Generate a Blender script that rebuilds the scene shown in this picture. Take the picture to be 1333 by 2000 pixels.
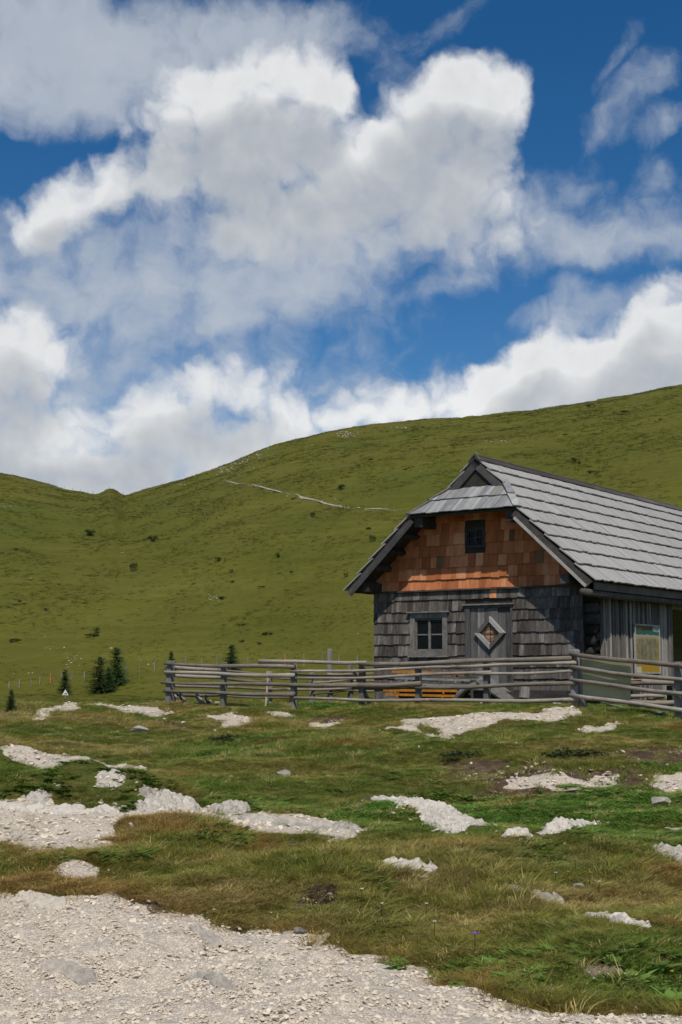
import bpy, bmesh, math, random
import numpy as np
from mathutils import Vector, Matrix
from bpy_extras.object_utils import world_to_camera_view  # noqa: F401

R = math.radians
for o in list(bpy.data.objects):
    bpy.data.objects.remove(o)
scene = bpy.context.scene
COL = scene.collection
random.seed(4)
RNG = np.random.default_rng(7)

# ------------------------------------------------------------------ camera
F = 2640.0                 # focal length in photograph pixels (1333 x 2000)
CU, CV, HORIZON = 666.5, 1000.0, 1306.0
PITCH = math.atan((HORIZON - CV) / F)
CAMZ = 1.6
cd = bpy.data.cameras.new('camera')
cam = bpy.data.objects.new('camera', cd)
COL.objects.link(cam)
cam.location = (0, 0, CAMZ)
cam.rotation_euler = (math.pi / 2 + PITCH, 0, 0)
cd.sensor_fit = 'VERTICAL'
cd.sensor_height = 36.0
cd.lens = 36.0 * F / 2000.0
cd.clip_start = 0.1
cd.clip_end = 6000
scene.camera = cam

# ------------------------------------------------------------------ light and exposure
SUN_EL, SUN_AZ = R(55), R(178)      # azimuth clockwise from +Y: behind the camera
scene.view_settings.view_transform = 'Standard'
scene.view_settings.look = 'None'
scene.view_settings.exposure = 0.0
scene.view_settings.gamma = 1.0
scene.view_settings.use_curve_mapping = False
scene.render.engine = 'CYCLES'
scene.cycles.use_denoising = True
scene.cycles.use_adaptive_sampling = True
scene.cycles.adaptive_threshold = 0.02
scene.cycles.max_bounces = 4
scene.cycles.diffuse_bounces = 2
scene.cycles.glossy_bounces = 2
scene.cycles.transparent_max_bounces = 8

sd = bpy.data.lights.new('sun', 'SUN')
sun = bpy.data.objects.new('sun', sd)
COL.objects.link(sun)
sd.energy = 3.5
sd.angle = R(0.53)
sd.color = (1.0, 0.94, 0.84)
sdir = Vector((math.sin(SUN_AZ) * math.cos(SUN_EL), math.cos(SUN_AZ) * math.cos(SUN_EL), math.sin(SUN_EL)))
sun.rotation_euler = (-sdir).to_track_quat('-Z', 'Y').to_euler()
sun.location = (0, -20, 40)


class NT:
    """small helper that wires shader nodes"""
    def __init__(self, tree):
        self.t = tree

    def n(self, kind, **kw):
        nd = self.t.nodes.new(kind)
        for k, v in kw.items():
            setattr(nd, k, v)
        return nd

    def put(self, sock, v):
        if hasattr(v, 'is_output'):
            self.t.links.new(v, sock)
        else:
            sock.default_value = v

    def math(self, op, a, b=None, c=None, clamp=False):
        nd = self.n('ShaderNodeMath', operation=op, use_clamp=clamp)
        self.put(nd.inputs[0], a)
        if b is not None:
            self.put(nd.inputs[1], b)
        if c is not None:
            self.put(nd.inputs[2], c)
        return nd.outputs[0]

    def vmath(self, op, a, b=None, scale=None):
        nd = self.n('ShaderNodeVectorMath', operation=op)
        self.put(nd.inputs[0], a)
        if b is not None:
            self.put(nd.inputs[1], b)
        if scale is not None:
            self.put(nd.inputs['Scale'], scale)
        return nd.outputs['Value'] if op in ('DOT_PRODUCT', 'LENGTH', 'DISTANCE') else nd.outputs[0]

    def noise(self, vec, scale, detail=4, rough=0.5, w=None, color=False, dist=0.0, lac=2.0, dim='3D'):
        nd = self.n('ShaderNodeTexNoise')
        nd.noise_dimensions = dim
        if w is not None:
            nd.noise_dimensions = '4D'
            self.put(nd.inputs['W'], w)
        self.put(nd.inputs['Vector'], vec)
        self.put(nd.inputs['Scale'], scale)
        nd.inputs['Detail'].default_value = detail
        nd.inputs['Roughness'].default_value = rough
        nd.inputs['Lacunarity'].default_value = lac
        nd.inputs['Distortion'].default_value = dist
        return nd.outputs['Color' if color else 0]

    def voro(self, vec, scale, feature='F1', out='Distance', rnd=1.0, detail=0.0, dim='3D'):
        nd = self.n('ShaderNodeTexVoronoi', feature=feature, voronoi_dimensions=dim)
        self.put(nd.inputs['Vector'], vec)
        nd.inputs['Scale'].default_value = scale
        nd.inputs['Randomness'].default_value = rnd
        if 'Detail' in nd.inputs:
            nd.inputs['Detail'].default_value = detail
        return nd.outputs[out]

    def smooth(self, v, a, b, lo=0.0, hi=1.0):
        nd = self.n('ShaderNodeMapRange', interpolation_type='SMOOTHSTEP')
        self.put(nd.inputs['Value'], v)
        for k, x in (('From Min', a), ('From Max', b), ('To Min', lo), ('To Max', hi)):
            self.put(nd.inputs[k], x)
        return nd.outputs[0]

    def lin(self, v, a, b, lo=0.0, hi=1.0):
        nd = self.n('ShaderNodeMapRange')
        self.put(nd.inputs['Value'], v)
        for k, x in (('From Min', a), ('From Max', b), ('To Min', lo), ('To Max', hi)):
            self.put(nd.inputs[k], x)
        return nd.outputs[0]

    def mix(self, fac, a, b, mode='MIX'):
        nd = self.n('ShaderNodeMix', data_type='RGBA', blend_type=mode)
        self.put(nd.inputs['Factor'], fac)
        for s, v in ((nd.inputs['A'], a), (nd.inputs['B'], b)):
            if isinstance(v, tuple) and len(v) == 3:
                v = (*v, 1)
            self.put([x for x in nd.inputs if x.name == s.name and x.type == 'RGBA'][0], v)
        return [x for x in nd.outputs if x.type == 'RGBA'][0]

    def ramp(self, v, stops):
        nd = self.n('ShaderNodeValToRGB')
        cr = nd.color_ramp
        while len(cr.elements) < len(stops):
            cr.elements.new(0.5)
        for e, (p, c) in zip(cr.elements, stops):
            e.position = p
            e.color = (*c, 1)
        self.put(nd.inputs[0], v)
        return nd.outputs[0]

    def scale(self, vec, s):
        return self.vmath('MULTIPLY', vec, s)


# ------------------------------------------------------------------ sky with cumulus clouds
def px_angles(u, v):
    az = math.atan((u - CU) / F)
    el = math.atan((HORIZON - v) / F * math.cos(az))
    return az, el


world = bpy.data.worlds.new('World')
scene.world = world
world.use_nodes = True
W = NT(world.node_tree)
world.node_tree.nodes.clear()

# u, v, radius across, radius up, tilt in degrees, weight : heaped clouds
HEAPS = [
    (400, 165, 125, 85, 0, 1), (520, 115, 120, 62, -8, 1), (620, 150, 85, 80, 0, 1), (500, 255, 235, 130, 0, 1.0),
    (915, 130, 95, 68, 0, 1), (975, 165, 75, 78, 0, 1), (860, 215, 145, 95, -25, 1), (760, 300, 210, 105, 0, 1),
    (940, 290, 85, 90, 0, 0.9), (340, 318, 240, 58, -12, 0.9), (130, 375, 110, 52, -20, .9), (60, 425, 52, 46, 0, .9),
    (600, 390, 270, 85, 0, .8), (880, 390, 170, 80, 15, .75),
    (1215, 705, 215, 75, -8, 1.2), (1320, 640, 110, 75, 0, 1.2), (1065, 700, 105, 62, -20, 1.1), (960, 760, 130, 52, -10, 1.05),
    (800, 780, 140, 55, 0, .75), (1120, 780, 280, 75, 0, 1.2), (690, 815, 90, 38, 0, .7), (1310, 560, 70, 40, -25, .55),
    (385, 770, 130, 62, -10, .75), (520, 770, 120, 58, 0, .65), (20, 690, 120, 92, 0, .95), (90, 860, 120, 62, 0, .85),
    (270, 850, 150, 75, -10, .8), (150, 930, 260, 60, 0, 1.1), (460, 870, 210, 72, 0, .8), (-130, 800, 220, 170, 0, 1.0),
    (1440, 690, 200, 130, 0, 1.2), (595, 820, 90, 50, 0, .6),
]
# thin, soft cloud
VEILS = [
    (120, 45, 360, 120, 6, 1.0), (60, 140, 290, 75, 0, .9), (470, 20, 260, 62, 0, .8), (650, 25, 80, 50, -20, .45),
    (420, 525, 340, 62, -4, .85), (560, 545, 230, 58, -14, .75), (150, 555, 280, 66, 4, .7), (480, 610, 170, 48, -14, .7),
    (860, 540, 100, 28, -18, .35), (1000, 425, 330, 50, 8, .6), (1240, 460, 230, 30, -4, .6), (560, 450, 330, 60, 0, .7),
    (1262, 125, 85, 34, -32, .38), (1225, 205, 50, 20, -25, .22), (1312, 200, 45, 22, -15, .3), (1235, 50, 50, 12, -45, .12),
    (1330, 310, 52, 28, 30, .25), (1140, 352, 42, 16, -15, .2), (1130, 542, 40, 18, 0, .3), (1100, 590, 80, 22, -8, .25),
    (800, 60, 80, 20, -35, .1), (1210, 590, 170, 40, -10, .45), (220, 730, 260, 50, 0, .35),
    (700, 750, 330, 42, 0, .3), (20, 470, 130, 70, 0, .4), (30, 760, 260, 120, 0, .5), (1190, 390, 240, 50, 0, .15),
    (300, 900, 420, 90, 0, .55), (330, 575, 400, 95, -3, .5), (900, 470, 420, 45, 0, .25), (150, 480, 260, 60, 0, .45), (250, 690, 380, 60, 0, .3),
]


def cloud_group(name, blobs, warp1, warp2, billow, fray, rough_only=False):
    g = bpy.data.node_groups.new(name, 'ShaderNodeTree')
    g.interface.new_socket('P', in_out='INPUT', socket_type='NodeSocketVector')
    g.interface.new_socket('D', in_out='OUTPUT', socket_type='NodeSocketFloat')
    G = NT(g)
    p = G.n('NodeGroupInput').outputs[0]
    w1 = G.vmath('SUBTRACT', G.noise(p, 14, 2, .55, color=True, dim='2D'), (0.5, 0.5, 0.5))
    q = G.vmath('MULTIPLY_ADD', w1, (warp1, warp1 * .8, 0))
    q.node.inputs[2].default_value = (0, 0, 0)
    q = G.vmath('ADD', p, q)
    if rough_only:
        warp2 = 0
    w2 = (0, 0, 0) if rough_only else G.vmath('SUBTRACT', G.noise(p, 46, 3, .6, color=True, dim='2D'), (0.5, 0.5, 0.5))
    if not rough_only:
        q = G.vmath('ADD', q, G.vmath('MULTIPLY', w2, (warp2, warp2, 0)))
    f = None
    for (u, v, rx, ry, rot, w) in blobs:
        az, el = px_angles(u, v)
        m = G.n('ShaderNodeMapping', vector_type='TEXTURE')
        G.put(m.inputs['Vector'], q)
        m.inputs['Location'].default_value = (az, el, 0)
        m.inputs['Rotation'].default_value = (0, 0, R(-rot))
        m.inputs['Scale'].default_value = (rx / F * 1.15, ry / F * 1.15, 1)
        d = G.vmath('DOT_PRODUCT', m.outputs[0], m.outputs[0])
        d = G.math('MULTIPLY_ADD', d, -w, w)
        f = d if f is None else G.math('SMOOTH_MAX', f, d, 0.45)
    f = G.math('MAXIMUM', f, -1.5)
    b1 = .42 if rough_only else G.voro(q, 34, 'F1', detail=1.0, dim='2D')
    b2 = G.noise(q, 30, 2 if rough_only else 5, .6, dim='2D')
    if not rough_only:
        f = G.math('ADD', f, G.math('MULTIPLY', G.math('SUBTRACT', .42, b1), billow))
    f = G.math('ADD', f, G.math('MULTIPLY', G.math('SUBTRACT', b2, .5), fray))
    out = G.n('NodeGroupOutput')
    g.links.new(f, out.inputs[0])
    return g


g_heap = cloud_group('heap_clouds', HEAPS, .035, .013, .5, .8)
g_above = cloud_group('cloud_above', HEAPS, .035, .016, .5, .8, True)
g_veil = cloud_group('veil_clouds', VEILS, .04, .012, .22, 1.0)

gen = W.n('ShaderNodeTexCoord').outputs['Generated']
sep = W.n('ShaderNodeSeparateXYZ')
W.put(sep.inputs[0], gen)
dx, dy, dz = sep.outputs
azn = W.math('ARCTAN2', dx, dy)
eln = W.math('ARCSINE', dz)
cmb = W.n('ShaderNodeCombineXYZ')
W.put(cmb.inputs[0], azn)
W.put(cmb.inputs[1], eln)
P = cmb.outputs[0]


def dens(group, off):
    nd = W.n('ShaderNodeGroup')
    nd.node_tree = group
    W.put(nd.inputs[0], W.vmath('ADD', P, (off[0], off[1], 0)) if off else P)
    return nd.outputs[0]


h0 = dens(g_heap, None)
h1 = dens(g_above, (.008, .036))
v0 = dens(g_veil, None)
# the rest of the sky, outside this view, carries the same kind of scattered cloud
pl = W.vmath('DIVIDE', gen, W.n('ShaderNodeCombineXYZ').outputs[0])
den = pl.node.inputs[1].links[0].from_node
zz = W.math('ADD', W.math('MAXIMUM', dz, 0.0), .18)
for i in range(3):
    W.put(den.inputs[i], zz)
far = W.math('SUBTRACT', W.noise(pl, 1.1, 5, .58), .54)
side = W.math('ABSOLUTE', W.math('SUBTRACT', azn, 0.0))
outside = W.math('MAXIMUM', W.smooth(side, .30, .42), W.smooth(eln, .52, .64))
far = W.math('ADD', W.math('MULTIPLY', far, 5.0), W.lin(outside, 0, 1, -4, 0))
hA = W.math('MAXIMUM', h0, far)

lowc = W.math('MULTIPLY', W.smooth(eln, .26, .12), W.smooth(azn, -.12, .12, .0, 1.0))     # low clouds to the right stand clear in the sun
a_heap = W.smooth(hA, -.18, W.lin(lowc, 0, 1, .75, .5))
a_veil = W.math('MULTIPLY', W.smooth(v0, -.28, .85), .86)
alpha = W.math('SUBTRACT', 1.0, W.math('MULTIPLY', W.math('SUBTRACT', 1.0, a_heap), W.math('SUBTRACT', 1.0, a_veil)))
over = W.math('ADD', W.math('MULTIPLY', W.math('MAXIMUM', h1, 0.0), 1.7), W.math('MULTIPLY', W.math('MAXIMUM', h0, 0.0), .35))
lit = W.math('POWER', 2.718, W.math('MULTIPLY', over, -.62))
grain = W.noise(P, 60, 4, .6, dim='2D')
lit = W.math('ADD', lit, W.math('MULTIPLY', W.math('SUBTRACT', grain, .5), .16))
lit = W.math('ADD', lit, W.math('MULTIPLY', lowc, .30), clamp=True)
col_heap = W.ramp(lit, [(0.0, (.30, .345, .41)), (.3, (.43, .465, .515)), (.6, (.62, .64, .66)), (1.0, (.84, .85, .86))])
col_veil = W.mix(W.noise(P, 22, 4, .6, dim='2D'), (.40, .46, .55), (.56, .595, .64))
col_cloud = W.mix(a_heap, col_veil, col_heap)

sky = W.n('ShaderNodeTexSky', sky_type='NISHITA')
sky.sun_disc = False
sky.sun_elevation = SUN_EL
sky.sun_rotation = SUN_AZ
sky.altitude = 1800
sky.air_density = 1.0
sky.dust_density = 1.2
sky.ozone_density = 2.2
bg_sky = W.n('ShaderNodeBackground')
hs = W.n('ShaderNodeHueSaturation')
hs.inputs['Saturation'].default_value = 1.36
W.put(hs.inputs['Color'], sky.outputs[0])
W.put(bg_sky.inputs[0], hs.outputs[0])
bg_sky.inputs[1].default_value = 0.085
bg_cl = W.n('ShaderNodeBackground')
W.put(bg_cl.inputs[0], col_cloud)
bg_cl.inputs[1].default_value = 1.0
mixs = W.n('ShaderNodeMixShader')
W.put(mixs.inputs[0], alpha)
W.put(mixs.inputs[1], bg_sky.outputs[0])
W.put(mixs.inputs[2], bg_cl.outputs[0])
wo = W.n('ShaderNodeOutputWorld')
W.put(wo.inputs[0], mixs.outputs[0])
world.cycles.sampling_method = 'NONE'

# ------------------------------------------------------------------ helpers for meshes and tags
def tag(o, label=None, cat=None, group=None, kind=None):
    if label:
        o['label'] = label
    if cat:
        o['category'] = cat
    if group:
        o['group'] = group
    if kind:
        o['kind'] = kind
    return o


def empty(name, loc=(0, 0, 0), rz=0.0):
    o = bpy.data.objects.new(name, None)
    COL.objects.link(o)
    o.location = loc
    o.rotation_euler = (0, 0, rz)
    o.empty_display_size = 0.2
    return o


def obj(name, me, mat=None, parent=None, loc=None, rot=None, smooth=False):
    o = bpy.data.objects.new(name, me)
    COL.objects.link(o)
    if mat is not None and not me.materials:
        me.materials.append(mat)
    if parent is not None:
        o.parent = parent
    if loc is not None:
        o.location = loc
    if rot is not None:
        o.rotation_euler = rot
    if smooth:
        for p in me.polygons:
            p.use_smooth = True
    return o


def mesh(verts, faces, name='mesh'):
    me = bpy.data.meshes.new(name)
    me.from_pydata([tuple(v) for v in verts], [], faces)
    me.update()
    return me


class MB:
    """collects simple solids into one mesh"""
    def __init__(self):
        self.v, self.f = [], []

    def add(self, vs, fs):
        b = len(self.v)
        self.v += [tuple(x) for x in vs]
        self.f += [tuple(i + b for i in f) for f in fs]
        return self

    def box(self, x0, x1, y0, y1, z0, z1):
        vs = [(x, y, z) for x in (x0, x1) for y in (y0, y1) for z in (z0, z1)]
        return self.add(vs, [(0, 1, 3, 2), (4, 6, 7, 5), (0, 4, 5, 1), (2, 3, 7, 6), (0, 2, 6, 4), (1, 5, 7, 3)])

    def beam(self, a, b, w, h, up=(0, 0, 1)):
        a, b = Vector(a), Vector(b)
        d = (b - a).normalized()
        s = d.cross(Vector(up)).normalized()
        t = s.cross(d).normalized()
        vs = []
        for p in (a, b):
            for i, j in ((-1, -1), (1, -1), (1, 1), (-1, 1)):
                vs.append(p + s * (i * w / 2) + t * (j * h / 2))
        return self.add(vs, [(3, 2, 1, 0), (4, 5, 6, 7), (0, 1, 5, 4), (1, 2, 6, 5), (2, 3, 7, 6), (3, 0, 4, 7)])

    def prism(self, poly, O, U, V, N, lift, thick):
        """poly of (u, v) on plane O,U,V; lift(v) above the plane along N"""
        n = len(poly)
        top = [O + U * u + V * v + N * lift(v) for u, v in poly]
        bot = [O + U * u + V * v + N * (lift(v) - thick) for u, v in poly]
        fs = [tuple(range(n)), tuple(range(2 * n - 1, n - 1, -1))]
        for i in range(n):
            j = (i + 1) % n
            fs.append((i, i + n, j + n, j))
        return self.add(top + bot, fs)

    def log(self, pts, radii, seg=9, wob=0.0, rng=random):
        """tapered, slightly uneven round log along points"""
        pts = [Vector(p) for p in pts]
        n = len(pts)
        b = []
        for i, p in enumerate(pts):
            d = (pts[min(i + 1, n - 1)] - pts[max(i - 1, 0)]).normalized()
            s = d.cross(Vector((0.13, 0.02, 1))).normalized()
            if s.length < .5:
                s = d.cross(Vector((1, 0, 0))).normalized()
            t = s.cross(d)
            for k in range(seg):
                a = 2 * math.pi * k / seg
                r = radii[i] * (1 + rng.uniform(-wob, wob))
                b.append(p + s * math.cos(a) * r + t * math.sin(a) * r)
        fs = []
        for i in range(n - 1):
            for k in range(seg):
                k2 = (k + 1) % seg
                fs.append((i * seg + k, i * seg + k2, (i + 1) * seg + k2, (i + 1) * seg + k))
        fs.append(tuple(range(seg - 1, -1, -1)))
        fs.append(tuple(range((n - 1) * seg, n * seg)))
        return self.add(b, fs)

    def build(self, name, mat=None, parent=None, **kw):
        return obj(name, mesh(self.v, self.f, name), mat, parent, **kw)


def clip(poly, a, b, c):
    """keep the part of poly with a*u + b*v <= c"""
    out = []
    for i in range(len(poly)):
        p, q = poly[i], poly[(i + 1) % len(poly)]
        dp, dq = a * p[0] + b * p[1] - c, a * q[0] + b * q[1] - c
        if dp <= 0:
            out.append(p)
        if dp * dq < 0:
            t = dp / (dp - dq)
            out.append((p[0] + (q[0] - p[0]) * t, p[1] + (q[1] - p[1]) * t))
    return out


def area(poly):
    return abs(sum(p[0] * q[1] - p[1] * q[0] for p, q in zip(poly, poly[1:] + poly[:1]))) / 2 if len(poly) > 2 else 0


# ------------------------------------------------------------------ numpy noise
def _hash(ix, iy, seed):
    h = (ix.astype(np.int64) * 374761393 + iy.astype(np.int64) * 668265263 + seed * 974634221) & 0xffffffff
    h = ((h ^ (h >> 13)) * 1274126177) & 0xffffffff
    h = ((h ^ (h >> 16)) * 2246822519) & 0xffffffff
    return ((h ^ (h >> 15)) & 0xffffff) / float(0xffffff)


def vnoise(x, y, seed=0):
    x, y = np.asarray(x, float), np.asarray(y, float)
    ix, iy = np.floor(x), np.floor(y)
    fx, fy = x - ix, y - iy
    fx, fy = fx * fx * fx * (fx * (fx * 6 - 15) + 10), fy * fy * fy * (fy * (fy * 6 - 15) + 10)
    a, b = _hash(ix, iy, seed), _hash(ix + 1, iy, seed)
    c, d = _hash(ix, iy + 1, seed), _hash(ix + 1, iy + 1, seed)
    return (a + (b - a) * fx) * (1 - fy) + (c + (d - c) * fx) * fy - 0.5


def fbm(x, y, seed=0, octv=4, gain=.5):
    s, a = 0, 1.0
    for i in range(octv):
        s = s + a * vnoise(x * 2 ** i + 17.3 * i, y * 2 ** i - 9.1 * i, seed + i)
        a *= gain
    return s


def worley(x, y, seed=0):
    """nearest cell: (distance, second distance, random of the cell)"""
    x, y = np.asarray(x, float), np.asarray(y, float)
    ix, iy = np.floor(x), np.floor(y)
    d1 = np.full(x.shape, 9.0)
    d2 = np.full(x.shape, 9.0)
    rr = np.zeros(x.shape)
    for i in (-1, 0, 1):
        for j in (-1, 0, 1):
            cx, cy = ix + i, iy + j
            px = cx + _hash(cx, cy, seed)
            py = cy + _hash(cx, cy, seed + 1)
            d = np.hypot(px - x, py - y)
            near = d < d1
            d2 = np.where(near, d1, np.minimum(d2, d))
            rr = np.where(near, _hash(cx, cy, seed + 2), rr)
            d1 = np.where(near, d, d1)
    return d1, d2, rr


def sstep(v, a, b):
    t = np.clip((np.asarray(v, float) - a) / (b - a), 0, 1)
    return t * t * (3 - 2 * t)


# ------------------------------------------------------------------ the lie of the land
SKY_U = [-900, -500, -120, 0, 60, 120, 180, 190, 198, 207, 217, 226, 233, 241, 300, 360, 420, 500, 560, 640, 720, 830, 905, 1040, 1150, 1240, 1333, 1500, 1900, 2600]
SKY_V = [900, 880, 905, 925, 938, 954, 963.5, 963, 958.5, 954, 953.5, 958.5, 964, 967, 949, 930, 908, 880, 861, 843, 829, 817, 813, 799, 781, 765, 744, 715, 690, 740]
LZ_D = [0, 6, 12, 18, 24, 28, 33, 45, 70, 130, 5000]
LZ_Z = [0, 0, .30, .60, .82, .86, .66, -.15, -1.35, -.75, -.75]
RZ_D = [0, 6, 12, 18, 22, 24, 30, 40, 60, 90, 5000]
RZ_Z = [0, 0, .30, .62, .88, .94, .97, .97, .5, .3, .3]
MOUNDS = []      # x, y, rx, ry, height


def z_base(x, y):
    d = np.maximum(np.hypot(x, y), .05)
    az = np.arctan2(x, y)
    u = CU + F * np.tan(np.clip(az, -.85, .85))
    k = sstep(u, 520, 860)
    zn = np.interp(d, LZ_D, LZ_Z) * (1 - k) + np.interp(d, RZ_D, RZ_Z) * k
    kw = sstep(u, -700, 1900)
    db = 135 * (1 - kw) + 80 * kw
    zb = np.interp(db, LZ_D, LZ_Z) * (1 - k) + np.interp(db, RZ_D, RZ_Z) * k
    T0 = (zb - CAMZ) / db
    Te = (HORIZON - np.interp(u, SKY_U, SKY_V)) / F * np.cos(np.clip(az, -.85, .85))
    Te = Te * (1 - .75 * sstep(np.abs(az), .7, 1.6))
    Dr = 335 - 40 * kw
    q = np.clip((1 - db / d) / (1 - db / Dr), 0, 1)
    T = T0 + (Te - T0) * (1 - (1 - q) ** 1.35)
    over = np.maximum(d - Dr, 0) / Dr
    T = T - Te * 1.1 * np.minimum(over, 1.5) ** 2
    zh = np.maximum(CAMZ + d * T, -70)
    return np.where(d < db, zn, zh), d, db, k


def terrain(x, y):
    x, y = np.asarray(x, float), np.asarray(y, float)
    z, d, db, k = z_base(x, y)
    hill = sstep(d, db * .8, db * 1.3)
    near = 1 - hill
    pad = sstep(d, 1, 4)
    n = near * pad * (.20 * fbm(x / 2.6, y / 2.6, 11, 4) + .085 * fbm(x / .6, y / .6, 21, 3) + .03 * np.maximum(fbm(x / .22, y / .22, 23, 2), -.1))
    n = n + hill * (1.3 * fbm(x / 45, y / 45, 31, 3) + .6 * fbm(x / 9, y / 9, 41, 5, .6))
    # yard behind the fence and under the hut is level
    yard = sstep(d, 22.5, 24) * (1 - sstep(d, 42, 50)) * k
    n = n * (1 - .8 * yard)
    for (mx, my, rx, ry, h) in MOUNDS:
        t = ((x - mx) / rx) ** 2 + ((y - my) / ry) ** 2
        n = n + h * np.exp(-t * 1.2)
    return z + n


def ray(u, v):
    """direction through a photograph pixel, scaled so that its level distance is 1"""
    xn, yn = (u - CU) / F, -(v - CV) / F
    cp, sp = math.cos(PITCH), math.sin(PITCH)
    d = Vector((xn, cp - yn * sp, sp + yn * cp))
    return d / math.hypot(d.x, d.y)


DLOG = np.exp(np.linspace(math.log(2.2), math.log(420), 2600))


def hit(u, v):
    """where the line of sight meets the ground"""
    r = ray(u, v)
    z = terrain(r.x * DLOG, r.y * DLOG) - (CAMZ + r.z * DLOG)
    i = np.argmax(z >= 0)
    if z[i] < 0:
        i = len(DLOG) - 1
    if i > 0 and z[i] > z[i - 1]:
        t = -z[i - 1] / (z[i] - z[i - 1])
        d = DLOG[i - 1] + (DLOG[i] - DLOG[i - 1]) * min(max(t, 0), 1)
    else:
        d = DLOG[i]
    return Vector((r.x * d, r.y * d, float(terrain(r.x * d, r.y * d))))


def at_depth(u, v, dist):
    r = ray(u, v)
    return Vector((0, 0, CAMZ)) + r * dist


def px_per_m(p):
    return F / max(p.y, 1)


_m = []
for (u, v, rx, ry, h) in [(40, 1535, .55, .5, .38), (185, 1560, .75, .55, .34), (330, 1625, .7, .4, .10), (620, 1700, 1.2, .8, .06),
                          (1010, 1478, 2.4, .7, .16), (1210, 1490, 1.2, .8, .14), (1130, 1570, 1.0, 1.0, -.10), (930, 1540, 1.6, .6, -.14),
                          (170, 1415, 2.0, 1.2, .14), (1060, 1660, 1.0, .6, .10), (1130, 1850, .7, .5, .10), (1280, 1900, .5, .4, .12),
                          (860, 1640, .7, .4, .08), (480, 1660, .8, .5, .08), (-120, 1540, .9, .7, .3)]:
    p = hit(u, v)
    _m.append((p.x, p.y, rx, ry, h))
MOUNDS += _m

# ------------------------------------------------------------------ gravel, soil: outlines on the ground
def ground_poly(pts):
    return np.array([[p.x, p.y] for p in (hit(u, v) for u, v in pts)])


GRAVEL = [
    [(-420, 1700), (-100, 1738), (0, 1745), (150, 1752), (240, 1760), (380, 1780), (430, 1802), (560, 1812), (640, 1842), (760, 1868), (830, 1885),
     (890, 1925), (960, 1952), (1110, 1972), (1290, 1990), (1500, 2030), (1800, 2300), (1500, 2900), (-600, 2900), (-900, 2000)],
    [(-200, 1560), (-60, 1548), (0, 1549), (60, 1563), (150, 1578), (240, 1583), (295, 1588), (262, 1606), (225, 1628), (140, 1642), (100, 1648), (60, 1640), (0, 1642), (-200, 1650)],
    [(225, 1582), (300, 1574), (400, 1580), (480, 1592), (470, 1608), (400, 1598), (300, 1596), (225, 1604)],
    [(60, 1636), (140, 1640), (225, 1640), (205, 1662), (120, 1668), (60, 1660)],
    [(90, 1668), (150, 1672), (190, 1700), (185, 1728), (130, 1722), (95, 1700)],
    [(-160, 1452), (0, 1458), (90, 1470), (170, 1481), (285, 1496), (262, 1502), (150, 1492), (160, 1512), (238, 1532), (190, 1530), (80, 1500), (0, 1478), (-160, 1470)],
    [(470, 1590), (560, 1590), (640, 1600), (705, 1622), (690, 1634), (600, 1626), (500, 1626), (455, 1615)],
    [(755, 1424), (800, 1406), (880, 1398), (980, 1394), (1070, 1385), (1148, 1384), (1112, 1402), (1050, 1409), (940, 1422), (870, 1442), (835, 1440), (850, 1425)],
    [(66, 1394), (105, 1380), (170, 1363), (178, 1366), (150, 1384), (95, 1398), (70, 1402)],
    [(180, 1376), (245, 1376), (330, 1392), (300, 1402), (240, 1394), (220, 1385)],
    [(415, 1398), (455, 1386), (452, 1396), (498, 1400), (470, 1420), (420, 1430), (440, 1412)],
    [(520, 1392), (575, 1396), (572, 1404), (525, 1402)],
    [(1000, 1512), (1100, 1505), (1200, 1512), (1190, 1526), (1080, 1532), (1010, 1528)],
    [(1285, 1512), (1360, 1500), (1420, 1530), (1310, 1545), (1270, 1530)],
    [(1130, 1426), (1210, 1412), (1215, 1420), (1150, 1434)],
    [(1290, 1612), (1400, 1616), (1400, 1628), (1300, 1624)],
    [(600, 1405), (660, 1412), (650, 1420), (600, 1416)],
]
SOIL = [
    [(850, 1490), (930, 1480), (1010, 1492), (1090, 1498), (1200, 1500), (1250, 1490), (1250, 1520), (1180, 1545), (1060, 1556), (960, 1538), (890, 1522)],
    [(1200, 1470), (1280, 1455), (1420, 1440), (1420, 1490), (1300, 1500), (1240, 1488)],
    [(580, 1740), (615, 1726), (660, 1736), (655, 1756), (605, 1758)],
    [(860, 1665), (900, 1650), (935, 1658), (920, 1672), (880, 1674)],
    [(780, 1775), (815, 1770), (830, 1785), (800, 1795)],
    [(1140, 1880), (1190, 1868), (1240, 1895), (1190, 1912), (1150, 1905)],
    [(690, 1566), (720, 1558), (740, 1570), (710, 1578)],
    [(910, 1545), (950, 1545), (945, 1558), (915, 1560)],
    [(230, 1765), (420, 1800), (620, 1848), (640, 1842), (430, 1795), (250, 1757)],
    [(560, 1405), (640, 1398), (700, 1405), (640, 1412)],
    [(300, 1405), (370, 1408), (360, 1425), (310, 1420)],
]
GP = [ground_poly(p) for p in GRAVEL]
SP = [ground_poly(p) for p in SOIL]


def poly_sd(poly, x, y):
    """signed distance, positive inside"""
    inside = np.zeros(x.shape, bool)
    dm = np.full(x.shape, 1e9)
    n = len(poly)
    for i in range(n):
        x0, y0 = poly[i]
        x1, y1 = poly[(i + 1) % n]
        ex, ey = x1 - x0, y1 - y0
        t = np.clip(((x - x0) * ex + (y - y0) * ey) / (ex * ex + ey * ey + 1e-12), 0, 1)
        dm = np.minimum(dm, np.hypot(x - x0 - t * ex, y - y0 - t * ey))
        c = (y0 > y) != (y1 > y)
        with np.errstate(divide='ignore', invalid='ignore'):
            inside ^= c & (x < ex * (y - y0) / (ey + 1e-12) + x0)
    return np.where(inside, dm, -dm)


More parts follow.
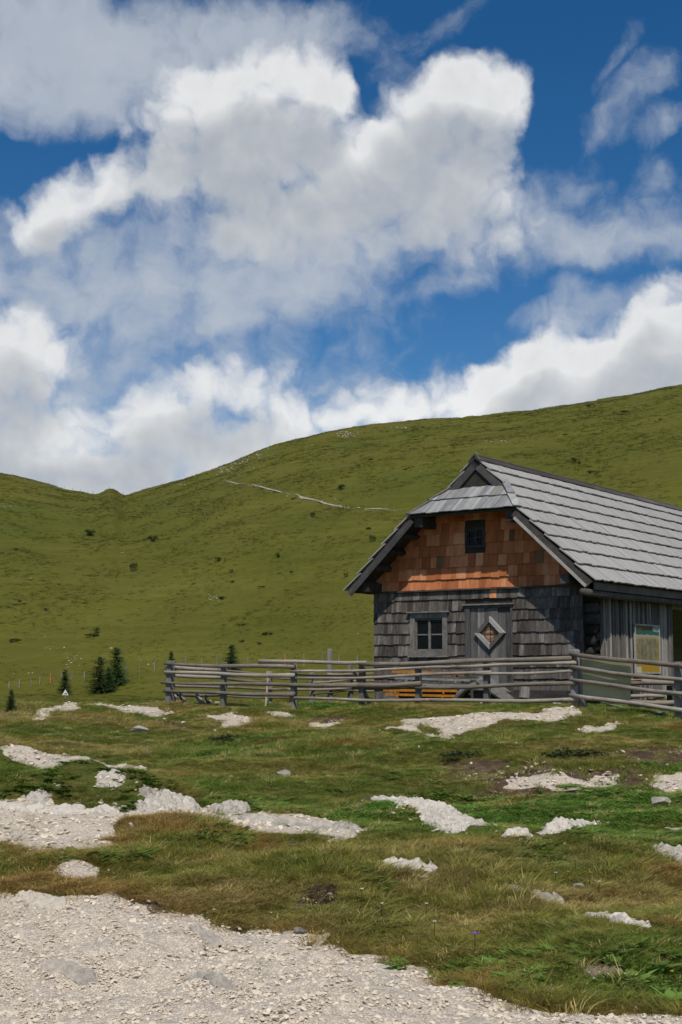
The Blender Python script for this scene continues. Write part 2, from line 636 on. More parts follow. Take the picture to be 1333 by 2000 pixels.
def zone(polys, x, y):
    x, y = np.asarray(x, float), np.asarray(y, float)
    out = np.full(x.shape, -3.0)
    for p in polys:
        lo, hi = p.min(0) - 1.0, p.max(0) + 1.0
        m = (x > lo[0]) & (x < hi[0]) & (y > lo[1]) & (y < hi[1])
        if m.any():
            out[m] = np.maximum(out[m], poly_sd(p, x[m], y[m]))
    return out


def gravel_sd(x, y):
    s = zone(GP, x, y)
    s = np.maximum(s, 3.2 - np.hypot(x, y))          # the path goes on under the camera
    s = np.where((np.asarray(y) < 3.0) & (np.abs(x) < 40), np.maximum(s, .5 + .4 * vnoise(x / 3, y / 3, 77) * 2 - np.maximum(0, np.abs(y) - 6) * .4), s)
    return s + .24 * fbm(np.asarray(x) / .35, np.asarray(y) / .35, 61, 3) + .05 * vnoise(np.asarray(x) / .06, np.asarray(y) / .06, 62)


def soil_sd(x, y):
    return zone(SP, x, y) + .22 * fbm(np.asarray(x) / .3, np.asarray(y) / .3, 71, 3)


def dryness(x, y):
    x, y = np.asarray(x, float), np.asarray(y, float)
    return np.clip(.30 + 1.0 * fbm(x / 1.7, y / 1.1, 81, 3) + .35 * fbm(x / .35, y / .3, 91, 2), 0, 1)


def lushness(x, y):
    x, y = np.asarray(x, float), np.asarray(y, float)
    c = hit(1060, 1572)
    a = np.exp(-(((x - c.x) / 2.3) ** 2 + ((y - c.y) / 1.6) ** 2))
    c = hit(1010, 1375)
    b = np.exp(-(((x - c.x + .4 * (y - c.y)) / 4.5) ** 2 + ((y - c.y + .64 * (x - c.x)) / 1.1) ** 2))
    return np.clip(a * 1.1 + b + 1.1 * np.maximum(fbm(x / 1.3 + 5, y / .9, 101, 3) - .08, 0), 0, 1)


# ------------------------------------------------------------------ materials
def material(name, rough=.8, spec=.3):
    m = bpy.data.materials.new(name)
    m.use_nodes = True
    nt = m.node_tree
    nt.nodes.clear()
    N = NT(nt)
    b = N.n('ShaderNodeBsdfPrincipled')
    b.inputs['Roughness'].default_value = rough
    b.inputs['Specular IOR Level'].default_value = spec
    o = N.n('ShaderNodeOutputMaterial')
    nt.links.new(b.outputs[0], o.inputs[0])
    return m, N, b


def bump(N, b, height, strength=.5, dist=.02):
    bp = N.n('ShaderNodeBump')
    bp.inputs['Strength'].default_value = strength
    bp.inputs['Distance'].default_value = dist
    N.put(bp.inputs['Height'], height)
    N.put(b.inputs['Normal'], bp.outputs[0])


def wood(name, stops, grain=(6, 6, .7), vary=.35, knots=True, rough=.85, stain=None, moss=None):
    """weathered timber: grain stretched along one axis, tone differing from piece to piece"""
    m, N, b = material(name, rough, .2)
    co = N.n('ShaderNodeTexCoord').outputs['Object']
    rnd = N.n('ShaderNodeObjectInfo').outputs['Random']
    w = N.math('MULTIPLY', rnd, 63.0)
    g1 = N.noise(N.scale(co, tuple(4 * g for g in grain)), 1.6, 6, .65, w=w)
    g2 = N.noise(N.scale(co, tuple(g for g in grain)), 1.1, 3, .5, w=N.math('ADD', w, 7.0))
    v = N.math('ADD', N.math('MULTIPLY', g1, .55), N.math('MULTIPLY', g2, .45))
    v = N.math('ADD', N.math('MULTIPLY', N.math('SUBTRACT', v, .5), 1.9), .5)
    v = N.math('ADD', v, N.math('MULTIPLY', N.math('SUBTRACT', rnd, .5), vary), clamp=True)
    c = N.ramp(v, stops)
    if stain:
        s = N.smooth(N.noise(co, 1.7, 4, .6, w=w), .55, .72)
        c = N.mix(N.math('MULTIPLY', s, stain[1]), c, stain[0])
    if moss:
        s = N.smooth(N.noise(co, 9, 4, .65, w=w), .56, .68)
        c = N.mix(N.math('MULTIPLY', s, moss[1]), c, moss[0])
    if knots:
        k = N.voro(N.scale(co, tuple(max(g, 1.5) * .55 for g in grain)), 3.2)
        k = N.smooth(k, .10, .02)
        c = N.mix(N.math('MULTIPLY', k, .7), c, (.03, .025, .02))
    N.put(b.inputs['Base Color'], c)
    bump(N, b, g1, .55, .012)
    return m


M = {}
grey = [(0.0, (.055, .05, .046)), (.35, (.115, .108, .102)), (.65, (.195, .186, .178)), (1.0, (.33, .315, .30))]
M['shingle_grey'] = wood('weathered_shingle', [(0.0, (.018, .015, .013)), (.35, (.060, .051, .045)), (.65, (.135, .118, .105)), (1.0, (.34, .31, .28))],
                         (14, 14, 1.0), .42, stain=((.10, .055, .035), .45))
M['shingle_new'] = wood('fresh_larch_shingle', [(0.0, (.28, .088, .034)), (.35, (.43, .145, .055)), (.65, (.55, .205, .088)), (1.0, (.68, .33, .17))],
                        (8, 8, .6), .8, knots=False)
M['shingle_old'] = wood('dull_shingle', [(0.0, (.11, .06, .03)), (.5, (.20, .12, .06)), (1.0, (.30, .20, .11))], (7, 7, .8), .6, knots=False)
M['roof_board'] = wood('silvered_roof_board', [(0.0, (.17, .163, .15)), (.35, (.32, .31, .29)), (.7, (.445, .43, .405)), (1.0, (.57, .55, .52))],
                       (.8, 16, .8), .16, knots=False)
M['hip_board'] = wood('hip_roof_board', [(0.0, (.13, .13, .13)), (.4, (.235, .235, .235)), (.75, (.36, .36, .355)), (1.0, (.45, .44, .42))],
                      (10, 1.0, 1.0), .5, knots=False, stain=((.25, .23, .12), .4))
M['dark_wood'] = wood('dark_beam', [(0.0, (.02, .018, .016)), (.5, (.055, .05, .046)), (1.0, (.12, .112, .105))], (2, 6, 6), .4)
M['barge'] = wood('grey_barge_board', [(0.0, (.03, .029, .028)), (.5, (.075, .072, .07)), (1.0, (.15, .145, .14))], (2, 8, 2), .4)
M['ridge'] = wood('ridge_board_timber', [(0.0, (.035, .03, .026)), (.5, (.085, .075, .066)), (1.0, (.16, .145, .13))], (6, .8, 6), .4)
M['door'] = wood('door_timber', [(0.0, (.035, .032, .030)), (.4, (.095, .090, .086)), (.75, (.165, .158, .150)), (1.0, (.29, .28, .265))], (9, 9, .8), .6)
M['frame'] = wood('window_frame_timber', [(0.0, (.05, .046, .04)), (.45, (.14, .130, .118)), (1.0, (.33, .31, .28))], (4, 4, 2), .4)
M['pale_frame'] = wood('pale_planed_timber', [(0.0, (.20, .19, .17)), (.5, (.36, .345, .32)), (1.0, (.50, .48, .45))], (4, 4, 4), .3, knots=False)
M['slat'] = wood('vertical_slat_timber', [(0.0, (.05, .042, .036)), (.4, (.12, .108, .098)), (.75, (.20, .185, .17)), (1.0, (.32, .30, .28))], (9, 9, .7), .9)
M['rail'] = wood('fence_log', [(0.0, (.07, .058, .045)), (.35, (.19, .163, .132)), (.7, (.315, .275, .228)), (1.0, (.50, .45, .385))],
                 (.8, 8, 8), .55, moss=((.13, .115, .06), .45), stain=((.12, .075, .06), .4))
M['post'] = wood('fence_post_timber', [(0.0, (.065, .06, .054)), (.45, (.17, .16, .148)), (1.0, (.36, .345, .32))], (8, 8, .9), .5,
                 moss=((.12, .11, .06), .35))
M['log_end'] = wood('corner_log', [(0.0, (.008, .007, .006)), (.5, (.026, .024, .022)), (1.0, (.11, .10, .095))], (2, 8, 8), .5)  # darkened so the colour itself carries the dim light under the roof
M['stake'] = wood('pale_stake', [(0.0, (.30, .25, .16)), (1.0, (.55, .48, .34))], (9, 9, 1), .4, knots=False)
M['far_post'] = wood('far_post_timber', [(0.0, (.13, .125, .12)), (1.0, (.30, .29, .27))], (9, 9, 1), .6, knots=False)


def plain(name, col, rough=.6, spec=.3, vary=.15, scale=8):
    m, N, b = material(name, rough, spec)
    co = N.n('ShaderNodeTexCoord').outputs['Object']
    n = N.noise(co, scale, 5, .6)
    c2 = tuple(x * (1 - vary * 2) for x in col)
    N.put(b.inputs['Base Color'], N.mix(N.smooth(n, .35, .7), col, c2))
    bump(N, b, n, .15, .005)
    return m


M['orange'] = plain('orange_painted_steel', (.56, .22, .025), .45, .4)
M['orange_mark'] = plain('orange_marker_paint', (.45, .19, .07), .7, .2)
M['green_board'] = plain('green_painted_board', (.022, .075, .05), .6, .3)
M['grey_steel'] = plain('grey_steel', (.30, .30, .29), .5, .4)
M['olive_sheet'] = plain('olive_sheet', (.38, .37, .21), .5, .35, .10, 2.0)
M['fascia'] = plain('brown_fascia', (.15, .13, .11), .7, .2, .15, 3)
M['inner'] = plain('dim_interior', (.05, .045, .04), .9, .1)
M['peach'] = plain('peach_panel', (.42, .25, .16), .8, .2, .2, 6)
M['white_paint'] = plain('white_paint', (.72, .72, .70), .6, .3, .05)
M['black_paint'] = plain('black_paint', (.02, .02, .02), .6, .3, .05)
M['iron'] = plain('iron_bar', (.04, .035, .03), .6, .4, .1)
M['curtain'] = plain('dark_curtain', (.10, .09, .085), .9, .1)
M['cushion_blue'] = plain('blue_cloth', (.05, .055, .12), .9, .1)
M['cushion_red'] = plain('red_cloth', (.30, .03, .04), .9, .1)
M['dung'] = plain('dried_dung', (.065, .042, .026), .95, .05, .3, 20)

m, N, b = material('window_glass', .12, .16)
b.inputs['Base Color'].default_value = (.012, .014, .015, 1)
b.inputs['Alpha'].default_value = .6
M['glass'] = m


def stone_mat(name, light, mid, dark, scale=6.0, lichen=.25, bumps=.6, seams=True):
    m, N, b = material(name, .92, .15)
    co = N.n('ShaderNodeTexCoord').outputs['Object']
    rnd = N.n('ShaderNodeObjectInfo').outputs['Random']
    w = N.math('MULTIPLY', rnd, 40.0)
    n1 = N.noise(co, scale, 7, .65, w=w)
    n2 = N.noise(co, scale * .3, 4, .55, w=w)
    v = N.math('ADD', N.math('MULTIPLY', n1, .6), N.math('MULTIPLY', n2, .4))
    v = N.math('ADD', v, N.math('MULTIPLY', N.math('SUBTRACT', rnd, .5), .22))
    c = N.ramp(v, [(.33, dark), (.48, mid), (.66, light)])
    l = N.math('MULTIPLY', N.smooth(N.noise(co, scale * 2.6, 6, .75, w=w), .48, .62), N.smooth(N.noise(co, scale * .5, 3, .6, w=w), .38, .62))
    c = N.mix(N.math('MULTIPLY', l, lichen), c, (.20, .195, .18))
    h = n1
    if seams:
        cr = N.voro(N.vmath('ADD', co, N.vmath('MULTIPLY', N.noise(co, scale * .6, 3, .5, color=True), (.25, .25, .25))), scale * .9, 'DISTANCE_TO_EDGE')
        cr = N.smooth(cr, .0, .05)
        c = N.mix(N.math('MULTIPLY', N.math('SUBTRACT', 1.0, cr), .22), c, (.14, .125, .105))
        h = N.math('ADD', N.math('MULTIPLY', n1, .6), N.math('MULTIPLY', cr, .5))
    N.put(b.inputs['Base Color'], c)
    bump(N, b, h, bumps, .04)
    return m


M['rock'] = stone_mat('limestone', (.68, .62, .535), (.50, .455, .39), (.24, .215, .18), 9, .85, 1.0, False)
M['rib'] = stone_mat('bedrock_rib', (.66, .585, .48), (.53, .475, .40), (.36, .325, .28), 16, .35, 1.0, False)
M['earth_stone'] = stone_mat('earthy_stone', (.26, .21, .15), (.17, .14, .10), (.09, .07, .05), 9, .1, .8, False)
M['pebble'] = stone_mat('limestone_chip', (.84, .735, .59), (.71, .61, .48), (.50, .425, .335), 14, .12, .3, False)
M['far_rock'] = stone_mat('far_limestone', (.56, .53, .47), (.42, .395, .35), (.24, .225, .20), 1.5, .2, .6, False)

M['earth_path'] = stone_mat('worn_path', (.44, .39, .32), (.34, .30, .24), (.20, .17, .12), 1.5, .1, .6, False)

# ground
m, N, b = material('alpine_ground', .95, .08)
co = N.n('ShaderNodeTexCoord').outputs['Object']
zn = N.n('ShaderNodeAttribute', attribute_name='zones')
sepz = N.n('ShaderNodeSeparateColor')
N.put(sepz.inputs[0], zn.outputs['Color'])
gr, so, dr = sepz.outputs
zn2 = N.n('ShaderNodeAttribute', attribute_name='cover')
sep2 = N.n('ShaderNodeSeparateColor')
N.put(sep2.inputs[0], zn2.outputs['Color'])
lu, hl, sc = sep2.outputs
nf = N.noise(co, 22, 5, .65)
nm = N.noise(co, 2.4, 5, .6)
near_g = N.ramp(N.math('ADD', N.math('MULTIPLY', nf, .6), N.math('MULTIPLY', nm, .4)),
                [(.3, (.045, .048, .012)), (.5, (.080, .084, .020)), (.7, (.13, .118, .036))])
near_g = N.mix(N.math('MULTIPLY', dr, .4), near_g, (.15, .095, .04))
near_g = N.mix(N.math('MULTIPLY', lu, .6), near_g, (.055, .105, .016))
# far slope
hx = N.scale(co, (.35, .35, .9))
h1 = N.noise(hx, .16, 5, .55)
h2 = N.noise(co, 1.3, 6, .68)
h3 = N.noise(N.scale(co, (1, 1, 2.2)), .5, 6, .7)
hv = N.math('ADD', N.math('MULTIPLY', h1, .38), N.math('ADD', N.math('MULTIPLY', h2, .30), N.math('MULTIPLY', h3, .32)))
ter = N.noise(N.scale(co, (.05, .05, 1.5)), 1.0, 5, .6)
hv = N.math('ADD', N.math('MULTIPLY', hv, .72), N.math('MULTIPLY', ter, .28))
far_g = N.ramp(hv, [(.32, (.058, .066, .009)), (.46, (.092, .096, .015)), (.56, (.116, .115, .020)), (.70, (.168, .149, .040))])
pat = N.noise(co, .022, 4, .6)
far_g = N.mix(N.smooth(pat, .50, .72, 0, .5), far_g, (.130, .110, .024))
far_g = N.mix(N.smooth(pat, .46, .30, 0, .45), far_g, (.066, .088, .014))
spot = N.smooth(N.noise(N.scale(co, (1, 1, 2.5)), .42, 5, .75), .64, .72)
far_g = N.mix(N.math('MULTIPLY', spot, .55), far_g, (.045, .040, .016))
g = N.mix(hl, near_g, far_g)
# soil
so_c = N.ramp(N.noise(co, 9, 6, .65), [(.3, (.045, .030, .018)), (.55, (.105, .072, .045)), (.75, (.19, .14, .095))])
so_m = N.smooth(N.math('ADD', so, N.math('MULTIPLY', N.math('SUBTRACT', nf, .5), .5)), .40, .60)
g = N.mix(so_m, g, so_c)
# gravel
v1 = N.voro(co, 60, 'F1', 'Color')
sv = N.n('ShaderNodeSeparateColor')
N.put(sv.inputs[0], v1)
gv = N.math('ADD', N.math('MULTIPLY', sv.outputs[0], .5), N.math('MULTIPLY', N.noise(co, 7, 5, .6), .5))
gc = N.ramp(gv, [(.2, (.45, .38, .30)), (.5, (.64, .555, .45)), (.8, (.76, .67, .55))])
ge = N.smooth(N.voro(co, 60, 'DISTANCE_TO_EDGE'), 0, .12)
gc = N.mix(N.math('MULTIPLY', N.math('SUBTRACT', 1.0, ge), .10), gc, (.26, .21, .16))
gm = N.smooth(N.math('ADD', gr, N.math('MULTIPLY', N.math('SUBTRACT', nf, .5), .5)), .42, .58)
g = N.mix(gm, g, gc)
N.put(b.inputs['Base Color'], g)
hgt = N.math('ADD', N.math('MULTIPLY', h2, .3), N.math('ADD', N.math('MULTIPLY', h3, .6), N.math('MULTIPLY', ter, .8)))
bp1 = N.n('ShaderNodeBump')
bp1.inputs['Distance'].default_value = .45
N.put(bp1.inputs['Strength'], N.math('MULTIPLY', hl, .85))
N.put(bp1.inputs['Height'], hgt)
bp2 = N.n('ShaderNodeBump')
bp2.inputs['Distance'].default_value = .03
N.put(bp2.inputs['Strength'], N.lin(hl, 0, 1, .7, 0))
N.put(bp2.inputs['Height'], N.math('ADD', nf, N.math('MULTIPLY', ge, N.math('MULTIPLY', gm, .25))))
N.put(bp2.inputs['Normal'], bp1.outputs[0])
N.put(b.inputs['Normal'], bp2.outputs[0])
M['ground'] = m

# grass blade: tint is stored per tuft
m, N, b = material('grass_blade', .7, .15)
at = N.n('ShaderNodeAttribute', attribute_type='INSTANCER', attribute_name='tint')
vc = N.n('ShaderNodeAttribute', attribute_name='shade')
rn = N.n('ShaderNodeObjectInfo').outputs['Random']
c = N.mix(1.0, at.outputs['Color'], vc.outputs['Color'], 'MULTIPLY')
hsv = N.n('ShaderNodeHueSaturation')
N.put(hsv.inputs['Color'], c)
N.put(hsv.inputs['Value'], N.lin(rn, 0, 1, .72, 1.3))
N.put(hsv.inputs['Hue'], N.lin(rn, 0, 1, .49, .51))
N.put(b.inputs['Base Color'], hsv.outputs[0])
tr = N.n('ShaderNodeBsdfTranslucent')
N.put(tr.inputs[0], hsv.outputs[0])
mx = N.n('ShaderNodeMixShader')
mx.inputs[0].default_value = .3
outn = [n for n in m.node_tree.nodes if n.type == 'OUTPUT_MATERIAL'][0]
m.node_tree.links.new(b.outputs[0], mx.inputs[1])
m.node_tree.links.new(tr.outputs[0], mx.inputs[2])
m.node_tree.links.new(mx.outputs[0], outn.inputs[0])
M['blade'] = m


def leaf_mat(name, c0, c1):
    m, N, b = material(name, .65, .2)
    co = N.n('ShaderNodeTexCoord').outputs['Object']
    n = N.noise(co, 7, 4, .6)
    rn = N.n('ShaderNodeObjectInfo').outputs['Random']
    v = N.math('ADD', n, N.math('MULTIPLY', N.math('SUBTRACT', rn, .5), .25))
    N.put(b.inputs['Base Color'], N.mix(N.smooth(v, .3, .7), c0, c1))
    return m


M['needle'] = leaf_mat('spruce_needle', (.024, .050, .014), (.065, .115, .030))
M['shrub'] = leaf_mat('juniper_leaf', (.022, .030, .009), (.050, .062, .018))
M['bark'] = plain('bark', (.06, .045, .035), .95, .1, .25, 12)

# ------------------------------------------------------------------ ground sheet
fine = np.radians(np.arange(-19, 19.001, .09))
step = np.radians(np.concatenate([np.linspace(.3, 4, 14), np.full(32, 4.0)]))
right = fine[-1] + np.cumsum(step)
right = right[right < math.pi - .02]
AZ = np.concatenate([-right[::-1], fine, right])
RR = np.concatenate([np.linspace(.4, 2.4, 10), np.exp(np.arange(math.log(2.5), math.log(45), .0068)),
                     np.exp(np.arange(math.log(45), math.log(400), .0095)), np.exp(np.linspace(math.log(402), math.log(3000), 36))])
na, nr = len(AZ), len(RR)
ga, gq = np.meshgrid(AZ, RR)
gx, gy = gq * np.sin(ga), gq * np.cos(ga)
gs = np.full(gx.shape, -3.0)
ss = np.full(gx.shape, -3.0)
nm_ = gq < 60
gs[nm_] = gravel_sd(gx[nm_], gy[nm_])
ss[nm_] = soil_sd(gx[nm_], gy[nm_])
gz = terrain(gx, gy)
gz = gz + np.where(nm_, sstep(gs, -.05, .15) * .02 * fbm(gx / .12, gy / .12, 111, 3) - sstep(ss, -.1, .2) * .05, 0)
verts = np.stack([gx.ravel(), gy.ravel(), gz.ravel()], 1)
idx = np.arange(na * nr).reshape(nr, na)
i2 = np.roll(idx, -1, 1)
quads = np.stack([idx[:-1].ravel(), i2[:-1].ravel(), i2[1:].ravel(), idx[1:].ravel()], 1)[:, ::-1]
me = bpy.data.meshes.new('ground')
me.vertices.add(len(verts) + 1)
allv = np.vstack([verts, [[0, 0, 0]]])
me.vertices.foreach_set('co', allv.ravel())
tri = np.stack([np.full(na, na * nr), np.roll(idx[0], -1), idx[0]], 1)
loops = np.concatenate([quads.ravel(), tri.ravel()])
me.loops.add(len(loops))
me.loops.foreach_set('vertex_index', loops.astype(np.int32))
starts = np.concatenate([np.arange(len(quads)) * 4, len(quads) * 4 + np.arange(len(tri)) * 3])
me.polygons.add(len(starts))
me.polygons.foreach_set('loop_start', starts.astype(np.int32))
me.polygons.foreach_set('use_smooth', np.ones(len(starts), bool))
me.update(calc_edges=True)
me.validate()
hl_ = sstep(gq, 30, 52)
z1 = np.stack([sstep(gs, -.06, .06), sstep(ss, -.06, .08), np.where(gq < 80, dryness(gx, gy), .3), np.ones_like(gx)], -1).reshape(-1, 4)
z2 = np.stack([np.where(gq < 80, lushness(gx, gy), 0), hl_, np.zeros_like(gx), np.ones_like(gx)], -1).reshape(-1, 4)
for nm, arr in (('zones', z1), ('cover', z2)):
    at = me.attributes.new(nm, 'FLOAT_COLOR', 'POINT')
    at.data.foreach_set('color', np.vstack([arr, [[1, 0, 0, 1]]]).ravel().astype(np.float32))
ground = tag(obj('ground', me, M['ground']), 'rolling alpine meadow ground with gravel and bare soil', kind='structure')

# ------------------------------------------------------------------ the hut
HUT_YAW = -R(35.4)
HUT = Vector((4.455, 25.0, 0.97))
hut = empty('alpine_hut', HUT, HUT_YAW)
tag(hut, 'old timber hut with grey shingle walls, orange larch gable and silvery board roof', 'hut')
WL, WLEN = -4.61, 10.0                 # gable wall spans x = WL..0, side walls run to y = WLEN
XR, ZR = -2.2, 4.74                    # ridge
ZE, XE = 2.215, 2.71                   # eave height, half width of the roof
SL = (ZR - ZE) / XE                    # roof slope
YF = -.62                              # front verge
ZH, ZG, YG = 3.63, 4.17, .04          # half hip: eave height, top height, y of its top
hw = lambda z: (ZR - z) / SL
YB = 10.45
WTOP = 2.175
WIN = (-3.74, -2.88, .885, 1.73)
DOOR = (-2.474, -1.438, .03, 1.85)
UPW = (-2.46, -2.01, 2.97, 3.39)
X, Y, Z = Vector((1, 0, 0)), Vector((0, 1, 0)), Vector((0, 0, 1))
O0 = Vector((0, 0, 0))


def roof_clip(poly, under):
    poly = clip(poly, 1, 1 / SL, XR + (ZR - under) / SL)
    poly = clip(poly, -1, 1 / SL, -XR + (ZR - under) / SL)
    return poly


# walls: front with openings, two sides, back, floor
w = MB()
xs = sorted({WL, 0.0, WIN[0] + .1, WIN[1] - .1, DOOR[0] + .06, DOOR[1] - .06, UPW[0] + .03, UPW[1] - .03, XR})
zs = sorted({0.0, WTOP, WIN[2] + .1, WIN[3] - .1, DOOR[3] - .06, UPW[2] + .03, UPW[3] - .03, ZR})
for x0, x1 in zip(xs, xs[1:]):
    for z0, z1 in zip(zs, zs[1:]):
        cx, cz = (x0 + x1) / 2, (z0 + z1) / 2
        if WIN[0] + .1 < cx < WIN[1] - .1 and WIN[2] + .1 < cz < WIN[3] - .1:
            continue
        if DOOR[0] + .06 < cx < DOOR[1] - .06 and cz < DOOR[3] - .06:
            continue
        if UPW[0] + .03 < cx < UPW[1] - .03 and UPW[2] + .03 < cz < UPW[3] - .03:
            continue
        poly = roof_clip([(x0, z0), (x1, z0), (x1, z1), (x0, z1)], .14)
        if area(poly) > 1e-4:
            w.prism(poly, O0, X, Z, -Y, lambda v: 0.0, .12)
front = w.build('gable_wall', M['inner'], hut)
w = MB()
w.box(WL, WL + .12, .12, WLEN, 0, WTOP - .02)
w.box(WL, 0, WLEN - .12, WLEN, 0, WTOP)
w.box(WL + .12, -.12, .125, WLEN - .125, -.02, .01)
w.build('rear_wall', M['inner'], hut)
w = MB()
for k in range(7):
    x0, x1 = WL + .05 + k * .6, WL + .05 + k * .6 + random.uniform(.35, .55)
    w.log([(x0, .1, -.12), (x1 + .1, .1, -.1)], [.16, .14], 7, .25)
w.build('foundation', M['rock'], hut)


def segments(a, b, holes):
    segs = [(a, b)]
    for h0, h1 in holes:
        out = []
        for s0, s1 in segs:
            if h1 <= s0 or h0 >= s1:
                out.append((s0, s1))
            else:
                if h0 > s0:
                    out.append((s0, h0))
                if h1 < s1:
                    out.append((h1, s1))
        segs = out
    return segs


def shingle_rows(rows, wmin, wmax, holes, mats, lift0, parent, clipped, xlim=None, joined_below=-1):
    n = 0
    low = MB()
    for z0, z1 in rows:
        hs = [(h[0], h[1]) for h in holes if min(z1, h[3]) - max(z0, h[2]) > .35 * (z1 - z0)]
        a, b = xlim(z0) if xlim else (WL - .02, 0.02)
        for s0, s1 in segments(a, b, hs):
            x = s0
            while x < s1 - .01:
                ww = random.uniform(wmin, wmax)
                if s1 - (x + ww) < wmin * .7:
                    ww = s1 - x
                x1 = min(x + ww, s1)
                dz = random.uniform(-.012, .006)
                top = z1 + .03
                lo = z0 + dz + random.uniform(-.004, .004)
                poly = [(x + .0018, lo), (x1 - .0018, lo + random.uniform(-.006, .006)), (x1 - .0018, top), (x + .0018, top)]
                if clipped:
                    poly = roof_clip(poly, .13)
                if area(poly) > .002:
                    out_lo = lift0 + random.uniform(0, .008)
                    mb = low if z0 < joined_below else MB()
                    mb.prism(poly, O0, X, Z, -Y, lambda v: out_lo - (out_lo - .008) * (v - z0) / (top - z0), .007 + random.uniform(0, .004))
                    if mb is not low:
                        mb.build('shingle', mats(x, z0), parent)
                        n += 1
                x = x1
    if low.v:
        tag(low.build('shingling', mats(0, 0), parent), kind='stuff')
    return n


zb = [2.16, 1.985, 1.76, 1.56, 1.33, 1.115, .885, .665, .44, .22, .01]
rows = list(zip(zb[1:], zb[:-1]))
fixed = {'done': False}


def grey_mat(x, z):
    if 1.9 < z < 2.0 and -2.0 < x < -1.85 and not fixed['done']:
        fixed['done'] = True
        return M['shingle_new']
    return M['shingle_grey']


n1 = shingle_rows(rows, .075, .15, [WIN, DOOR], grey_mat, .034, front, False, None, .5)
zo = [2.185, 2.39, 2.615, 2.84, 3.065, 3.29, 3.515, 3.75]
n2 = shingle_rows(list(zip(zo[:-1], zo[1:])), .10, .23, [UPW], lambda x, z: M['shingle_old'] if random.random() < .04 else M['shingle_new'],
                  .038, front, True, lambda z: (XR - hw(z), XR + hw(z)))
print('shingles', n1, n2)
MB().box(WL - .05, .05, -.075, .0, WTOP - .022, WTOP + .006).build('drip_board', M['dark_wood'], hut)

# ---- window, door, small upper window
def window(name, rect, fw, proud, parts, mat, sill=True, bars=(2, 2), pane_dx=.12):
    x0, x1, z0, z1 = rect
    f = MB()
    f.box(x0, x0 + fw, -proud, .1, z0, z1)
    f.box(x1 - fw, x1, -proud, .1, z0, z1)
    f.box(x0 + fw, x1 - fw, -proud + .004, .1, z1 - fw, z1)
    f.box(x0 + fw, x1 - fw, -proud + .004, .1, z0, z0 + fw * .9)
    fr = f.build(name, mat, hut)
    if sill:
        s = MB()
        s.box(x0 - .03, x1 + .03, -proud - .05, -.0, z0 - .03, z0 - .002)
        s.build('sill', M['frame'], fr)
        s = MB()
        s.box(x0 - .05, x1 + .05, -proud - .06, -.0, z1 + .002, z1 + .03)
        s.build('drip_cap', M['frame'], fr)
    a0, a1, c0, c1 = x0 + fw, x1 - fw, z0 + fw * .9, z1 - fw
    sash = MB()
    t = .035 if sill else .022
    yy0, yy1 = -.005, .035
    for xx in (a0, a1 - t):
        sash.box(xx, xx + t, yy0, yy1, c0, c1)
    for zz in (c0, c1 - t):
        sash.box(a0 + t, a1 - t, yy0 + .002, yy1 - .002, zz, zz + t)
    mid = (a0 + a1) / 2
    sash.box(mid - t * .7, mid + t * .7, yy0 - .003, yy1, c0 + t, c1 - t)
    zm = (c0 + c1) / 2
    sash.box(a0 + t, mid - t * .7, yy0 + .004, yy1 - .004, zm - t * .35, zm + t * .35)
    sash.box(mid + t * .7, a1 - t, yy0 + .004, yy1 - .004, zm - t * .35, zm + t * .35)
    sash.build('sash', M['frame'] if sill else M['dark_wood'], fr)
    for (p0, p1) in ((a0 + t, mid - t * .7), (mid + t * .7, a1 - t)):
        for (q0, q1) in ((c0 + t, zm - t * .35), (zm + t * .35, c1 - t)):
            MB().box(p0, p1, .014, .018, q0, q1).build('pane', M['glass'], fr)
    return fr


win = window('window', WIN, .105, .05, True, M['frame'])
MB().box(WIN[0] + .02, WIN[1] - .02, -.058, -.0505, WIN[2] + .0, WIN[2] + .10).build('apron', M['frame'], win)
for (cx, cw) in ((-3.37, .10), (-3.06, .07)):
    MB().box(cx, cx + cw, .10, .11, 1.0, 1.6).build('curtain', M['curtain'], win)
upw = window('upper_window', UPW, .05, .045, True, M['dark_wood'], sill=False)

d0, d1, dz0, dz1 = DOOR
fr = MB()
fr.box(d0, d0 + .11, -.05, .08, dz0, dz1)
fr.box(d1 - .035, d1, -.05, .08, dz0, dz1)
fr.box(d0 + .11, d1 - .035, -.046, .08, dz1 - .05, dz1)
door = fr.build('door', M['door'], hut)
MB().box(d0 - .04, d1 + .04, -.09, -.0, dz1 + .002, dz1 + .024).build('lintel_cap', M['frame'], door)
x = d0 + .115
while x < d1 - .05:
    x1 = min(x + random.uniform(.11, .17), d1 - .039)
    if d1 - .039 - x1 < .06:
        x1 = d1 - .039
    y0 = random.uniform(-.022, -.010)
    t = dz1 - (.052 if x < -1.9 else .16)
    MB().box(x, x1 - .004, y0, .02, dz0, t).build('door_board', M['door'], door)
    x = x1
MB().box(-1.92, d1 - .04, -.008, .02, dz1 - .158, dz1 - .055).build('head_board', M['dark_wood'], door)
